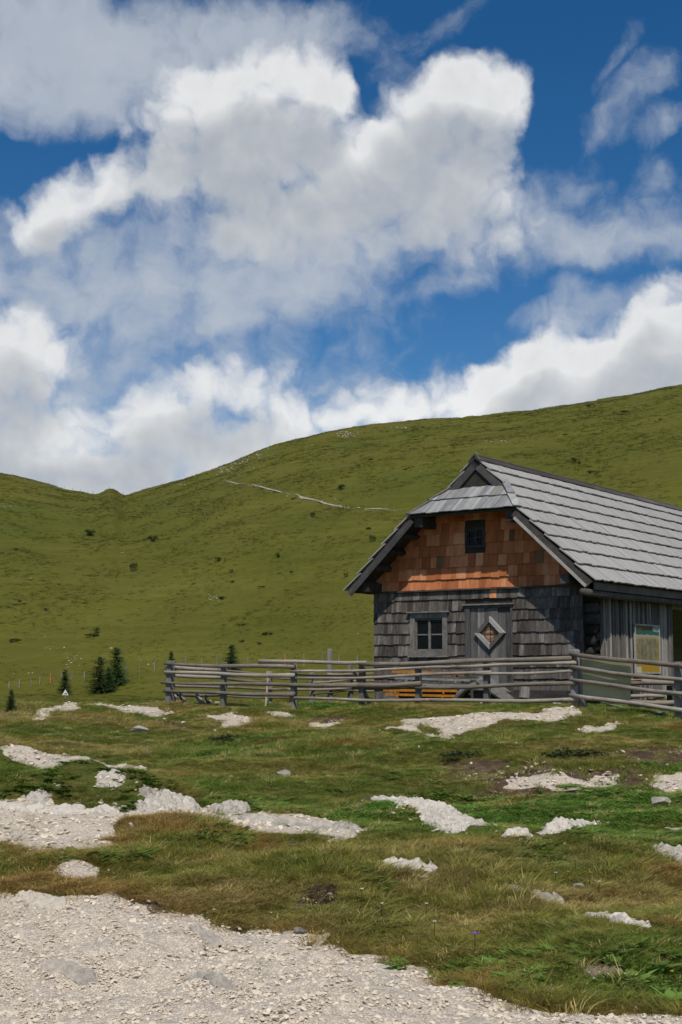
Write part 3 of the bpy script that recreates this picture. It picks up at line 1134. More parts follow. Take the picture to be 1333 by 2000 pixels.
# diamond opening: four bevelled frame boards, peach panel, iron cross and ring
dc = Vector((-1.915, 0, 1.31))
hx_, hz_ = .33, .32
dm = MB()
cor = [dc + Vector((hx_, 0, 0)), dc + Vector((0, 0, hz_)), dc + Vector((-hx_, 0, 0)), dc + Vector((0, 0, -hz_))]
inn = [dc + (c - dc) * .66 for c in cor]
for i in range(4):
    j = (i + 1) % 4
    a, b2, c2, d2 = cor[i], cor[j], inn[j], inn[i]
    vs = [p + Vector((0, -.085, 0)) for p in (a, b2, c2, d2)] + [p + Vector((0, -.022, 0)) for p in (a, b2, c2, d2)]
    mb = MB().add(vs, [(0, 1, 2, 3), (7, 6, 5, 4), (0, 4, 5, 1), (1, 5, 6, 2), (2, 6, 7, 3), (3, 7, 4, 0)])
    mb.build('diamond_frame', M['pale_frame'] if i in (0, 2) else M['frame'], door)
mb = MB().add([p + Vector((0, -.028, 0)) for p in inn] + [p + Vector((0, -.023, 0)) for p in inn],
              [(0, 1, 2, 3), (7, 6, 5, 4), (0, 4, 5, 1), (1, 5, 6, 2), (2, 6, 7, 3), (3, 7, 4, 0)])
mb.build('diamond_panel', M['peach'], door)
mb = MB()
yb = Vector((0, -.045, 0))
mb.log([inn[0] + yb, inn[2] + yb], [.008, .008], 6)
mb.log([inn[1] + yb * .7, inn[3] + yb * .7], [.008, .008], 6)
ring = [dc + yb * 1.2 + Vector((math.cos(a) * .12, 0, math.sin(a) * .12)) for a in [k * math.pi / 8 for k in range(17)]]
mb.log(ring, [.007] * 17, 5)
mb.build('diamond_grille', M['iron'], door)

# ---- roof: sheathing, boards, verge, ridge
n_r = Vector((SL, 0, 1)).normalized()
up_r = Vector((-1, 0, SL)).normalized()
slen = math.hypot(XE, ZR - ZE)
vh = slen * (ZH - ZE) / (ZR - ZE)
vg = slen * (ZG - ZE) / (ZR - ZE)


def slope_axes(side):
    O = Vector((XR + side * XE, 0, ZE))
    V = Vector((-side, 0, SL)).normalized()
    Nn = Vector((side * SL, 0, 1)).normalized()
    return O, Y.copy(), V, Nn


roof_parts = {}
for side, nm in ((1, 'roof_slope'), (-1, 'roof_slope')):
    O, U, V, Nn = slope_axes(side)
    mb = MB()
    mb.prism([(YF + .03, .0), (YB, .0), (YB, slen), (YG - .05, slen), (YG, vg), (YF + .03, vh)], O, U, V, Nn, lambda v: -.03, .05)
    base = mb.build(nm, M['dark_wood'], hut)
    roof_parts[side] = base
    courses = 9
    ce = slen / courses
    rest = MB()
    left = []
    for c in range(courses):
        v0, v1 = c * ce - (.05 if c == 0 else 0), (c + 1) * ce + .06
        if c == courses - 1:
            v1 = slen
        y = YF
        first = True
        while y < YB:
            bw = random.uniform(.11, .2)
            if first:
                bw = random.uniform(.1, .2)
                first = False
            y1 = min(y + bw, YB + .02)
            j = random.uniform(-.018, .012)
            poly = [(y + .003, v0 + j), (y1 - .003, v0 + j + random.uniform(-.006, .006)), (y1 - .003, v1), (y + .003, v1)]
            if v1 > vh:
                if v0 < vg - .02:
                    # hip line through (YF, vh) and (YG, vg)
                    k = (YG - YF) / (vg - vh)
                    poly = clip(poly, -1, k, k * vh - YF)
                poly = [(max(p[0], YG - .10), p[1]) if v0 >= vg - .02 else p for p in poly]
            if area(poly) > .004:
                lo = .052 + random.uniform(0, .010)
                vv = v0
                left.append((y, poly, lambda v, lo=lo, vv=vv: lo - .046 * (v - vv) / (ce + .06)))
            y = y1
    left.sort(key=lambda t: t[0])
    for i, (y, poly, lf) in enumerate(left):
        if side == 1 and i < 300:
            MB().prism(poly, O, U, V, Nn, lf, .024).build('roof_board', M['roof_board'], base)
        else:
            rest.prism(poly, O, U, V, Nn, lf, .022)
    if rest.v:
        tag(rest.build('roof_boarding', M['roof_board'], base), kind='stuff')

# half hip
Oh = Vector((XR, YF, ZH))
Vh = Vector((0, YG - YF, ZG - ZH))
hl_len = Vh.length
Vh.normalize()
Nh = X.cross(Vh).normalized()
wb, wt = hw(ZH), hw(ZG)
mb = MB()
mb.prism([(-wb, 0), (wb, 0), (wt, hl_len), (-wt, hl_len)], Oh, X, Vh, Nh, lambda v: -.02, .045)
hip = mb.build('half_hip', M['dark_wood'], hut)
kk = (wb - wt) / hl_len
for c in range(2):
    v0, v1 = c * hl_len / 2 - (.03 if c == 0 else 0), (c + 1) * hl_len / 2 + (.06 if c == 0 else .0)
    x = -wb - .05
    while x < wb + .05:
        x1 = x + random.uniform(.09, .17)
        j = random.uniform(-.014, .01)
        poly = [(x + .0025, v0 + j), (x1 - .0025, v0 + j), (x1 - .0025, v1), (x + .0025, v1)]
        poly = clip(clip(poly, 1, kk, wb), -1, kk, wb)
        if area(poly) > .002:
            lo = .05 + random.uniform(0, .01)
            MB().prism(poly, Oh, X, Vh, Nh, lambda v, v0=v0, lo=lo: lo - .028 * (v - v0) / .45, .02).build('hip_board', M['hip_board'], hip)
        x = x1
for s in (-1, 1):       # cover boards along the two hips, two lengths each
    a = Vector((XR + s * wb, YF, ZH))
    b2 = Vector((XR + s * wt, YG, ZG))
    nn = (Nh + Vector((s * SL, 0, 1)).normalized()).normalized()
    for t0, t1, lf in ((-.02, .56, .045), (.5, 1.12, .062)):
        MB().beam(a + (b2 - a) * t0 + nn * lf, a + (b2 - a) * t1 + nn * (lf - .008), .15, .02, nn).build('hip_cover_board', M['hip_board'], hip)
# gablet: three boards and two little barge boards
gab = MB().box(XR - .02, XR + .02, YG + .06, YG + .1, ZG, ZG + .1).build('gablet', M['dark_wood'], hut)
for i in range(4):
    z0 = ZG - .02 + i * .135
    z1 = z0 + .15
    poly = roof_clip([(XR - 1, z0), (XR + 1, z0), (XR + 1, z1), (XR - 1, z1)], .05)
    if area(poly) > .002:
        MB().prism(poly, Vector((0, YG + .05, 0)), X, Z, -Y, lambda v, z0=z0: .03 - .02 * (v - z0) / .15, .012).build('gablet_board', M['frame'], gab)
for s in (-1, 1):
    O, U, V, Nn = slope_axes(s)
    a = O + V * (vg - .02) - Nn * .085
    b2 = O + V * (slen + .015) - Nn * .085
    for p in (a, b2):
        p.y = YG - .07
    MB().beam(a, b2, .03, .15, Nn).build('gablet_barge_board', M['barge'], gab)
    # barge board down each verge, lighter edging strip above it
    a = O + V * .0 - Nn * .125
    b2 = O + V * (vh - .02) - Nn * .125
    for p in (a, b2):
        p.y = YF + .02
    MB().beam(a, b2, .032, .11, Nn).build('barge_board', M['barge'] if s < 0 else M['dark_wood'], hut)
    a, b2 = O + V * .02 - Nn * .175, O + V * (vh - .1) - Nn * .175
    for p in (a, b2):
        p.y = YF - .008
    MB().beam(a, b2, .024, .05, Nn).build('verge_strip', M['pale_frame'] if s > 0 else M['barge'], hut)
    for v in (.35, .8, 1.25, 1.7):      # lookout timbers between wall and verge
        c2 = O + V * v - Nn * .145
        mb = MB()
        mb.beam((c2.x, YF + .05, c2.z), (c2.x, .1, c2.z), .09, .11, Nn)
        mb.build('lookout', M['dark_wood'], hut)
    px_ = XR + s * 1.02
    MB().beam((px_, YF + .08, 3.50), (px_, .2, 3.50), .19, .21).build('purlin', M['dark_wood'], hut)
    ex = WL + .10 if s < 0 else -.10
    MB().beam((ex, YF + .1, 2.26), (ex, .2, 2.26), .18, .17).build('wall_plate', M['dark_wood'], hut)
# ridge: two cap boards, the weather side standing proud
for s in (-1, 1):
    O, U, V, Nn = slope_axes(s)
    top = slen + (.06 if s < 0 else .02)
    y = YG - .14
    k = 0
    while y < YB:
        y1 = min(y + 2.6, YB + .02)
        MB().prism([(y, slen - .14), (y1 + .02, slen - .14), (y1 + .02, top), (y, top)], O, U, V, Nn, lambda v: .052 + .006 * (k % 2), .024).build('ridge_board', M['ridge'], hut)
        y = y1
        k += 1
# front end of ridge wire
mb = MB().log([(XR + .05, YG - .16, ZR + .12), (XR + .1, YG - .12, ZR - .02), (XR + .16, YG - .1, ZR - .1)], [.006, .006, .006], 5)
mb.build('wire_tie', M['grey_steel'], hut)
# back gable closing board
poly = roof_clip([(WL, WTOP), (0, WTOP), (0, ZR), (WL, ZR)], .1)
MB().prism(poly, Vector((0, WLEN, 0)), X, Z, -Y, lambda v: 0, .05).build('rear_gable', M['dark_wood'], hut)

# ---- right side: eave board, eave log, corner logs, slats, poster board, glazed bay
MB().box(.455, .48, YF + .14, YB, 2.045, 2.175).build('eave_board', M['fascia'], hut)
pts = [(.39 + .008 * math.sin(k), -.80 + k * 1.0, 1.985 + .008 * math.cos(2 * k)) for k in range(12)]
MB().log(pts, [.068 - .0005 * k for k in range(12)], 10, .06).build('eave_log', M['slat'], hut, smooth=True)
for i in range(10):
    z = .11 + i * .205
    lx = .2 + random.uniform(-.09, .06)
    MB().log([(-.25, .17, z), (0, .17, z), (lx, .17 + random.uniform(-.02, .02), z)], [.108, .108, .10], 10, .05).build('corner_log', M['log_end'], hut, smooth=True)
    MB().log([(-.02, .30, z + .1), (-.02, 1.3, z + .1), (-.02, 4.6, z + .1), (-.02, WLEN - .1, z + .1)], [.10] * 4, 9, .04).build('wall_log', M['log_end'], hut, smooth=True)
MB().box(.06, .14, .62, .70, 0, 1.98).build('corner_post', M['slat'], hut)
slat_wall = MB().box(.06, .10, .78, 3.86, 0, 1.96).build('slat_wall', M['dark_wood'], hut)
y = .80
while y < 3.80:
    sw = random.uniform(.07, .125)
    top = 1.95
    o_ = random.uniform(.155, .185)
    mb = MB()
    prof = [(y, .10), (y + sw * .12, o_), (y + sw * .5, o_ + .022), (y + sw * .88, o_), (y + sw, .10)]
    z0 = random.uniform(.02, .12)
    vs = [(px2, py2, zz) for zz in (z0, top) for (py2, px2) in prof]
    mb.add(vs, [(0, 1, 6, 5), (1, 2, 7, 6), (2, 3, 8, 7), (3, 4, 9, 8), (4, 3, 2, 1, 0), (5, 6, 7, 8, 9)])
    mb.build('slat', M['slat'], slat_wall)
    y += sw + random.uniform(.01, .03)
for (yy, hh) in ((.66, 1.15), (.74, 1.2)):
    MB().box(.16, .19, yy - .04, yy + .02, 0, hh).build('broken_board', M['slat'], hut)

m, N, b = material('panorama_print', .45, .4)
ge_ = N.vmath('MULTIPLY', N.n('ShaderNodeTexCoord').outputs['Generated'], (0, 1, 1))
se = N.n('ShaderNodeSeparateXYZ')
N.put(se.inputs[0], ge_)
px1, pz1 = se.outputs[1], se.outputs[2]
wob = N.math('MULTIPLY', N.math('SUBTRACT', N.noise(ge_, 5, 4, .6), .5), .09)
zz = N.math('ADD', pz1, wob)
body = N.ramp(N.noise(ge_, 9, 6, .7), [(.3, (.07, .075, .04)), (.5, (.20, .18, .09)), (.7, (.36, .30, .17))])
lines = N.smooth(N.voro(N.vmath('ADD', ge_, N.vmath('MULTIPLY', N.noise(ge_, 6, 3, .5, color=True), (.2, .2, .2))), 9, 'DISTANCE_TO_EDGE'), .05, .0)
body = N.mix(N.math('MULTIPLY', lines, .35), body, (.42, .40, .32))
rad = N.vmath('DISTANCE', ge_, (0, .5, .5))
body = N.mix(N.smooth(rad, .34, .56), body, (.36, .24, .06))
c = N.mix(N.smooth(zz, .24, .22), body, (.42, .25, .02))
c = N.mix(N.smooth(zz, .68, .80), c, (.42, .35, .22))
c = N.mix(N.smooth(zz, .80, .81), c, (.02, .11, .10))
skyc = N.mix(N.smooth(px1, .70, .80), (.075, .055, .02), (.25, .33, .38))
c = N.mix(N.smooth(zz, .885, .895), c, skyc)
corner = N.math('MULTIPLY', N.smooth(px1, .24, .20), N.smooth(pz1, .13, .11))
c = N.mix(corner, c, (.55, .50, .40))
N.put(b.inputs['Base Color'], c)
M['poster'] = m
pb = MB().box(.2125, .235, 1.86, 3.04, .56, 1.47).build('panorama_board', M['poster'], hut)
f = MB()
f.box(.21, .246, 1.83, 1.86, .53, 1.50)
f.box(.21, .246, 3.04, 3.07, .53, 1.50)
f.box(.21, .244, 1.86, 3.04, 1.47, 1.50)
f.box(.21, .244, 1.86, 3.04, .53, .56)
f.build('board_frame', M['pale_frame'], pb)
# glazed bay
bay = MB().box(.05, .16, 3.87, 3.95, 0, 1.96).box(.05, .16, 6.6, 6.68, 0, 1.96).box(.05, .15, 3.95, 6.6, .0, .42).box(.05, .15, 3.95, 6.6, 1.86, 1.96).build('glazed_bay', M['slat'], hut)
MB().box(.09, .095, 3.95, 6.6, .42, 1.86).build('pane', M['glass'], bay)
MB().box(.08, .12, 5.5, 5.56, .42, 1.86).build('mullion', M['slat'], bay)
MB().box(.02, .16, WLEN - .9, WLEN, 0, 1.96).box(.02, .14, 6.68, WLEN - .9, 0, 1.96).build('side_boarding', M['slat'], hut)


def hutp(x, y, z):
    c, s = math.cos(HUT_YAW), math.sin(HUT_YAW)
    return Vector((HUT.x + x * c - y * s, HUT.y + x * s + y * c, HUT.z + z))

# ------------------------------------------------------------------ log fences
def plane_point(u, v, A, B, off=0.0):
    """line of sight through a pixel met with the upright plane through ground points A and B"""
    r = ray(u, v)
    t = Vector((B.x - A.x, B.y - A.y, 0)).normalized()
    n = Vector((-t.y, t.x, 0))
    if n.y > 0:
        n = -n                        # towards the camera
    A2 = Vector((A.x, A.y, 0)) + n * off
    k = (A2.x * n.x + A2.y * n.y) / (r.x * n.x + r.y * n.y)
    return Vector((0, 0, CAMZ)) + r * k


def rail(parent, a, b, r0, r1, name='rail', mat='rail', bend=.018, seg=9):
    """a log lying along its own local X axis"""
    a, b = Vector(a), Vector(b)
    L = (b - a).length
    n = max(4, int(L / .45))
    ph, ph2 = random.uniform(0, 6), random.uniform(0, 6)
    pts = []
    for i in range(n + 1):
        t = i / n
        k = math.sin(t * math.pi)
        pts.append((t * L, bend * k * math.sin(ph + 2.2 * t * L), bend * k * math.sin(ph2 + 1.7 * t * L) - .004 * L * k))
    rad = [r0 + (r1 - r0) * i / n + random.uniform(-.003, .003) for i in range(n + 1)]
    me = mesh(*(lambda mb: (mb.v, mb.f))(MB().log(pts, rad, seg, .05)), name)
    q = (b - a).to_track_quat('X', 'Z')
    base = parent.location if parent else Vector((0, 0, 0))
    o = obj(name, me, M[mat], parent, loc=a - base, smooth=True)
    o.rotation_mode = 'QUATERNION'
    o.rotation_quaternion = q
    return o


def post(parent, foot, top_z, w, d, name='post', mat='post', lean=0.0, yaw=None, round_=False, bury=.25):
    h = top_z - foot.z
    mb = MB()
    if round_:
        mb.log([(0, 0, -bury), (0, 0, h * .5), (lean, 0, h)], [w / 2 * 1.05, w / 2, w / 2 * .92], 9, .05)
    else:
        vs = []
        for z, k, sh in ((-bury, 1.05, 0), (h * .5, 1.0, lean * .4), (h - .02, .96, lean), (h + random.uniform(-.01, .01), .8, lean)):
            for i, j in ((-1, -1), (1, -1), (1, 1), (-1, 1)):
                vs.append((i * w / 2 * k + sh + random.uniform(-.004, .004), j * d / 2 * k + random.uniform(-.004, .004), z + random.uniform(-.006, .006)))
        fs = [(3, 2, 1, 0), (12, 13, 14, 15)]
        for s in range(3):
            for k in range(4):
                k2 = (k + 1) % 4
                fs.append((s * 4 + k, s * 4 + k2, s * 4 + 4 + k2, s * 4 + 4 + k))
        mb.add(vs, fs)
    base = parent.location if parent else Vector((0, 0, 0))
    return mb.build(name, M[mat], parent, loc=foot - base, rot=(0, 0, HUT_YAW if yaw is None else yaw))


def gpt(u, dist):
    """ground point in the direction of a pixel column at a level distance"""
    az = math.atan((u - CU) / F)
    x, y = math.sin(az) * dist, math.cos(az) * dist
    return Vector((x, y, float(terrain(x, y))))


A = gpt(1125, 23.15)
B = gpt(332, 27.9)
fa = empty('log_fence', gpt(720, 25))
tag(fa, 'long weathered log rail fence running in front of the hut door', 'fence')


def on(u, P0, P1):
    p = plane_point(u, 1350, P0, P1)
    return Vector((p.x, p.y, float(terrain(p.x, p.y))))


for u, vt, w, d in ((332, 1290, .125, .12), (437, 1293, .09, .1), (575, 1296, .085, .1), (708, 1302, .10, .1), (818, 1303, .09, .1), (952, 1290, .085, .1), (1126, 1269, .13, .13)):
    f_ = on(u, A, B)
    post(fa, f_, plane_point(u, vt, A, B).z, w, d, lean=random.uniform(-.02, .02))
for (u0, v0, u1, v1, r0, r1) in [
    (322, 1296, 576, 1302, .032, .048), (322, 1313, 576, 1319, .036, .046), (315, 1333, 700, 1338, .028, .050), (320, 1350, 576, 1356, .034, .046),
    (506, 1292, 716, 1294, .042, .036), (702, 1297, 1118, 1285, .046, .042), (568, 1311, 900, 1301, .026, .036), (880, 1302, 1128, 1294, .034, .038),
    (578, 1325, 960, 1313, .024, .034), (930, 1316, 1122, 1310, .030, .026), (690, 1338, 822, 1335, .05, .046), (812, 1343, 1128, 1334, .03, .042),
    (574, 1363, 860, 1367, .028, .034), (840, 1368, 1132, 1366, .036, .040)]:
    rail(fa, plane_point(u0, v0, A, B, .085), plane_point(u1, v1, A, B, .085), r0 * .92, r1 * .92)
# inner rails nailed to the back of the posts, slanting brace by the fourth post
rail(fa, plane_point(690, 1343, A, B, -.09), plane_point(830, 1342, A, B, -.09), .034, .036)
rail(fa, plane_point(691, 1309, A, B, -.05), plane_point(722, 1374, A, B, -.25), .042, .04, 'brace')
rail(fa, plane_point(577, 1317, A, B, -.09), plane_point(690, 1322, A, B, -.09), .022, .03)
rail(fa, plane_point(572, 1322, A, B, -.09), plane_point(580, 1373, A, B, -.16), .03, .03, 'brace')

C = gpt(760, 31.6)
B2 = gpt(334, 28.1)
fb = empty('back_log_fence', gpt(560, 30))
tag(fb, 'lower log fence on the far side of the yard, left of the hut', 'fence')
for u, vt, w in ((526, 1312, .11), (610, 1313, .085), (685, 1298, .085)):
    post(fb, on(u, B2, C), plane_point(u, vt, B2, C).z, w, .09)
post(fb, on(645, B2, C), plane_point(645, 1267, B2, C).z, .085, .085, mat='far_post')
for (u0, v0, u1, v1, r0, r1) in [
    (325, 1301, 436, 1310, .045, .04), (420, 1309, 530, 1318, .032, .026), (325, 1317, 436, 1324, .042, .036), (425, 1323, 528, 1332, .032, .026),
    (325, 1338, 436, 1343, .036, .032), (425, 1342, 575, 1346, .028, .024), (325, 1355, 430, 1358, .034, .03), (420, 1357, 572, 1363, .026, .022),
    (530, 1324, 612, 1326, .02, .022), (560, 1346, 690, 1344, .026, .03), (612, 1333, 690, 1327, .022, .02), (633, 1346, 752, 1350, .026, .028),
    (612, 1355, 690, 1346, .024, .022), (640, 1317, 752, 1316, .02, .018), (690, 1330, 752, 1331, .02, .02)]:
    rail(fb, plane_point(u0, v0, B2, C, .07), plane_point(u1, v1, B2, C, .07), r0, r1)

Rr = gpt(1345, 21.4)
R2 = gpt(1560, 19.6)
fr_ = empty('side_log_fence', gpt(1240, 22))
tag(fr_, 'log rail fence sloping down to the right beside the poster', 'fence')
for (v0, v1, v2, r) in ((1277, 1302, 1322, .04), (1302, 1328, 1352, .036), (1328, 1354.5, 1380, .036), (1358, 1388, 1416, .038)):
    e = plane_point(1372, v1 + 4, A, Rr, .085)
    rail(fr_, plane_point(1114, v0, A, Rr, .10), e, r * .92, r)
    z2 = e.z - .12
    rail(fr_, e + Vector((-.1, .1, .012)), Vector((R2.x, R2.y, z2)), r, r * .9)
post(fr_, on(1325, A, Rr), plane_point(1325, 1293, A, Rr).z, .11, .1, lean=.01)
post(fr_, R2, R2.z + .95, .11, .1)
post(fr_, on(1140, A, Rr), plane_point(1140, 1285, A, Rr).z, .08, .08)

sh = MB()
c4 = [plane_point(u, v, A, Rr, .03) for u, v in ((1136, 1284), (1232, 1293), (1232, 1371), (1136, 1364))]
nrm = (c4[1] - c4[0]).cross(c4[2] - c4[0]).normalized()
vs = [p + nrm * .006 for p in c4] + [p - nrm * .006 for p in c4]
sheet = sh.add(vs, [(0, 1, 2, 3), (7, 6, 5, 4), (0, 4, 5, 1), (1, 5, 6, 2), (2, 6, 7, 3), (3, 7, 4, 0)]).build('olive_sheet', M['olive_sheet'])
tag(sheet, 'plain olive green sheet fixed behind the rails of the right fence', 'sheet')


# ------------------------------------------------------------------ things in the yard
def lying_log(u0, v0, u1, v1, dist, r, label, cat='log', grp=None, mat='rail'):
    a, b_ = at_depth(u0, v0, dist), at_depth(u1, v1, dist + .25)
    L = (b_ - a).length
    o = rail(None, a, b_, r, r * .9, 'log', mat)
    tag(o, label, cat, grp)
    return o


bench_y = -.38
for i, (x0, x1, z, tilt, col, board, lab) in enumerate([
    (-4.00, -2.42, .10, .01, 'orange', 'green_board', 'lowest orange edged folding bench lying under the hut window'),
    (-4.05, -2.40, .19, .0, 'orange', 'green_board', 'second orange edged folding bench from the ground in the stack'),
    (-3.75, -2.10, .30, .01, 'grey_steel', 'green_board', 'grey edged folded table with green top in the bench stack'),
    (-3.78, -2.12, .41, .02, 'grey_steel', 'slat', 'grey timber folded bench above the green topped table'),
    (-3.84, -2.25, .53, .03, 'orange', 'green_board', 'topmost orange edged folding bench of the stack by the wall')]):
    o = empty('folding_bench', hutp((x0 + x1) / 2, bench_y, z + .0), HUT_YAW)
    o.rotation_euler = (0, tilt, HUT_YAW)
    tag(o, lab, 'bench', 'folding benches stacked against the hut')
    L2 = (x1 - x0) / 2
    b1 = MB().box(-L2, L2, -.13, .13, .012, .032).build('board', M[board], o)
    for yy in (-.15, .14):
        MB().box(-L2 - .02, L2 + .02, yy, yy + .016, -.004, .042).build('edge_rail', M[col], o)
    for xx in (-L2 + .25, L2 - .3):
        MB().box(xx, xx + .03, -.16, -.12, -.045, .0).build('folded_leg', M[col], o)
        MB().box(xx, xx + .03, .10, .14, -.045, .0).build('folded_leg', M[col], o)
# block that carries the stack
for (x0, x1, lab) in ((-3.95, -3.70, 'short grey timber block under the left end of the stack'), (-2.7, -2.5, 'short grey timber block under the right end of the stack')):
    p = hutp((x0 + x1) / 2, bench_y, 0)
    gz0 = float(terrain(p.x, p.y)) - p.z
    o = MB().box(x0 - (x0 + x1) / 2, x1 - (x0 + x1) / 2, -.15, .15, gz0 - .03, .055).build('timber_block', M['post'], loc=p, rot=(0, 0, HUT_YAW))
    tag(o, lab, 'block')
# wooden trestle with leaning lid beside the door
tr_ = empty('wooden_trough', hutp(-1.35, -.75, 0), HUT_YAW)
tag(tr_, 'upturned wooden trough with a leaning lid in front of the door', 'trough')
MB().log([(-.98, .0, -.04), (-.86, .02, .16), (-.70, .0, .26), (-.5, .02, .33), (-.36, .0, .44)], [.06, .062, .06, .058, .05], 9, .06).build('bent_log', M['far_post'], tr_, smooth=True)
MB().beam((-.40, .05, .44), (.36, .05, -.02), .36, .035, (0, -.3, 1)).build('lid', M['post'], tr_)
MB().beam((-.62, .25, .13), (.3, .25, .10), .26, .2).build('body', M['dark_wood'], tr_)
MB().beam((.32, .12, .13), (1.35, .14, .13), .24, .22).build('long_body', M['dark_wood'], tr_)
MB().log([(.55, -.06, .1), (.56, -.03, .3)], [.1, .09], 10, .05).build('stump', M['post'], tr_)

# planks and stones under the left end of the front fence
for k, (u0, v0, u1, v1, w, lab) in enumerate([
    (347, 1375, 338, 1345, .16, 'grey plank leaning behind the left end post of the front fence'),
    (366, 1376, 352, 1356, .13, 'second short plank leaning beside the fence end post'),
    (400, 1378, 384, 1359, .12, 'thick plank end leaning right of the brown stone by the fence'),
    (412, 1377, 402, 1361, .10, 'dark plank leaning rightmost of the four by the fence')]):
    a = plane_point(u0, v0, A, B, -.12)
    a.z = float(terrain(a.x, a.y)) - .03
    b_ = plane_point(u1, v1, A, B, -.22)
    mid = (a + b_) / 2
    o = MB().beam(a - mid, b_ - mid, w, .04, (1, .25, .1)).build('plank', M['post'] if k != 3 else M['dark_wood'], loc=mid)
    tag(o, lab, 'plank', 'planks leaning at the fence end')
p = gpt(520, 27.3)
o = MB().beam((0, 0, -.1), (.05, 0, float(plane_point(520, 1324, A, B).z - p.z)), .035, .03, (0, 1, 0)).build('yellow_stake', M['stake'], loc=p)
tag(o, 'thin pale yellow stake standing upright behind the front fence', 'stake')

lying_log(1232, 1333, 1322, 1333.5, 24.0, .055, 'thickest grey log of the pile behind the right fence')
lying_log(1228, 1360, 1298, 1360, 23.7, .035, 'thin brown pole lying in the middle of the pile by the poster')
lying_log(1228, 1371, 1322, 1372, 23.5, .045, 'dark log lowest in the pile behind the right fence')
for (uu, lab) in ((1236, 'stubby timber support under the left end of the log pile'), (1312, 'stubby timber support under the right end of the log pile')):
    p = gpt(uu, 23.95)
    o = MB().box(-.06, .06, -.1, .3, -.1, max(.2, at_depth(uu, 1333, 24).z - p.z - .055)).build('timber_support', M['dark_wood'], loc=p)
    tag(o, lab, 'support')
a, b_ = at_depth(1233, 1329, 23.95), at_depth(1254, 1327.5, 24.0)
o = rail(None, a, b_, .012, .01, 'orange_stick', 'orange_mark', .004)
tag(o, 'short orange stick lying on the thick log behind the right fence', 'stick')
g1, g2 = hit(1186, 1381), hit(1298, 1399)
o = rail(None, g1 + Vector((0, 0, .05)), g2 + Vector((0, 0, .04)), .022, .026, 'pole', 'far_post', .006)
tag(o, 'thin pale pole lying in the grass below the right fence', 'pole')

# seat with a red and a blue cushion behind the glass, its pale armrest towards the fence
ch = empty('garden_chair', hutp(.75, 4.5, 0), HUT_YAW + .4)
ch.location.z = float(terrain(ch.location.x, ch.location.y))
tag(ch, 'dark garden chair with pale rim by the glazed bay, at the picture edge', 'chair')
MB().box(-.25, .25, -.25, .25, .40, .44).build('seat', M['cushion_blue'], ch)
MB().box(-.25, .25, .22, .27, .44, .95).build('backrest', M['cushion_blue'], ch)
MB().box(-.22, .22, .17, .22, .46, .72).build('cushion', M['cushion_red'], ch)
MB().log([(-.27, -.25, .66), (-.28, .2, .68), (-.2, .29, .97), (.2, .29, .97), (.28, .2, .68), (.27, -.25, .66)], [.02] * 6, 7).build('rim', M['pale_frame'], ch)
for sx in (-1, 1):
    for sy in (-1, 1):
        MB().box(sx * .22 - .02, sx * .22 + .02, sy * .22 - .02, sy * .22 + .02, -.03, .40).build('leg', M['iron'], ch)


# ------------------------------------------------------------------ rocks
FOOT = []


def outcrop(pts, width, height, label, seed, name='rock_outcrop', mat='rock', res=.02, jag=1.0):
    """a ridge of limestone that breaks through the turf along a line of ground points"""
    P3 = [hit(u, v) for u, v in pts]
    cum = [0.0]
    for a, b_ in zip(P3, P3[1:]):
        cum.append(cum[-1] + math.hypot(b_.x - a.x, b_.y - a.y))
    L = cum[-1]
    ns, nw = max(14, int(L / res)), max(10, int(2 * width / res))
    s = np.linspace(-.02, 1.02, ns) * L
    cx, cy = np.interp(s, cum, [p.x for p in P3]), np.interp(s, cum, [p.y for p in P3])
    tx, ty = np.gradient(cx), np.gradient(cy)
    tl = np.hypot(tx, ty) + 1e-9
    nx, ny = -ty / tl, tx / tl
    wv = np.linspace(-1, 1, nw)
    S, Wv = np.meshgrid(s, wv, indexing='ij')
    prof = np.interp(s, [0, L * .12, L * .5, L * .88, L], [.25, .8, 1, .85, .2])
    half = width * (prof[:, None] * (.8 + .5 * vnoise(S / .35, Wv * 0 + seed, seed)))
    gx_ = cx[:, None] + nx[:, None] * Wv * half
    gy_ = cy[:, None] + ny[:, None] * Wv * half
    gz_ = terrain(gx_, gy_)
    d1_, d2_, rc = worley(gx_ / .20, gy_ / .16, seed)
    d3_, d4_, rc2 = worley(gx_ / .075 + 3, gy_ / .065, seed + 5)
    edge = 1 - np.abs(Wv) ** 3
    height = height * .72
    h = height * prof[:, None] * edge * (.55 + .40 * rc * jag + .22 * rc2 + .35 * fbm(gx_ / .3, gy_ / .3, seed, 3))
    h = h - .22 * height * sstep(d2_ - d1_, .16, 0) - .10 * height * sstep(d4_ - d3_, .2, 0) + .035 * fbm(gx_ / .06, gy_ / .06, seed + 9, 4, .65)
    gz_ = gz_ + np.where(np.abs(Wv) > .97, -.06, np.maximum(h, -.02)) - .01
    if mat != 'dung':
        FOOT.append((P3, width * .55))
    c = hit(*pts[len(pts) // 2])
    v = np.stack([gx_.ravel() - c.x, gy_.ravel() - c.y, gz_.ravel() - c.z], 1)
    ii = np.arange(ns * nw).reshape(ns, nw)
    q = np.stack([ii[:-1, :-1].ravel(), ii[1:, :-1].ravel(), ii[1:, 1:].ravel(), ii[:-1, 1:].ravel()], 1)
    me = mesh(v.tolist(), q.tolist(), name)
    if me.polygons and me.polygons[len(me.polygons) // 2].normal.z < 0:
        me.flip_normals()
    o = obj(name, me, M[mat], loc=c)
    tag(o, label, 'rock')
    return o


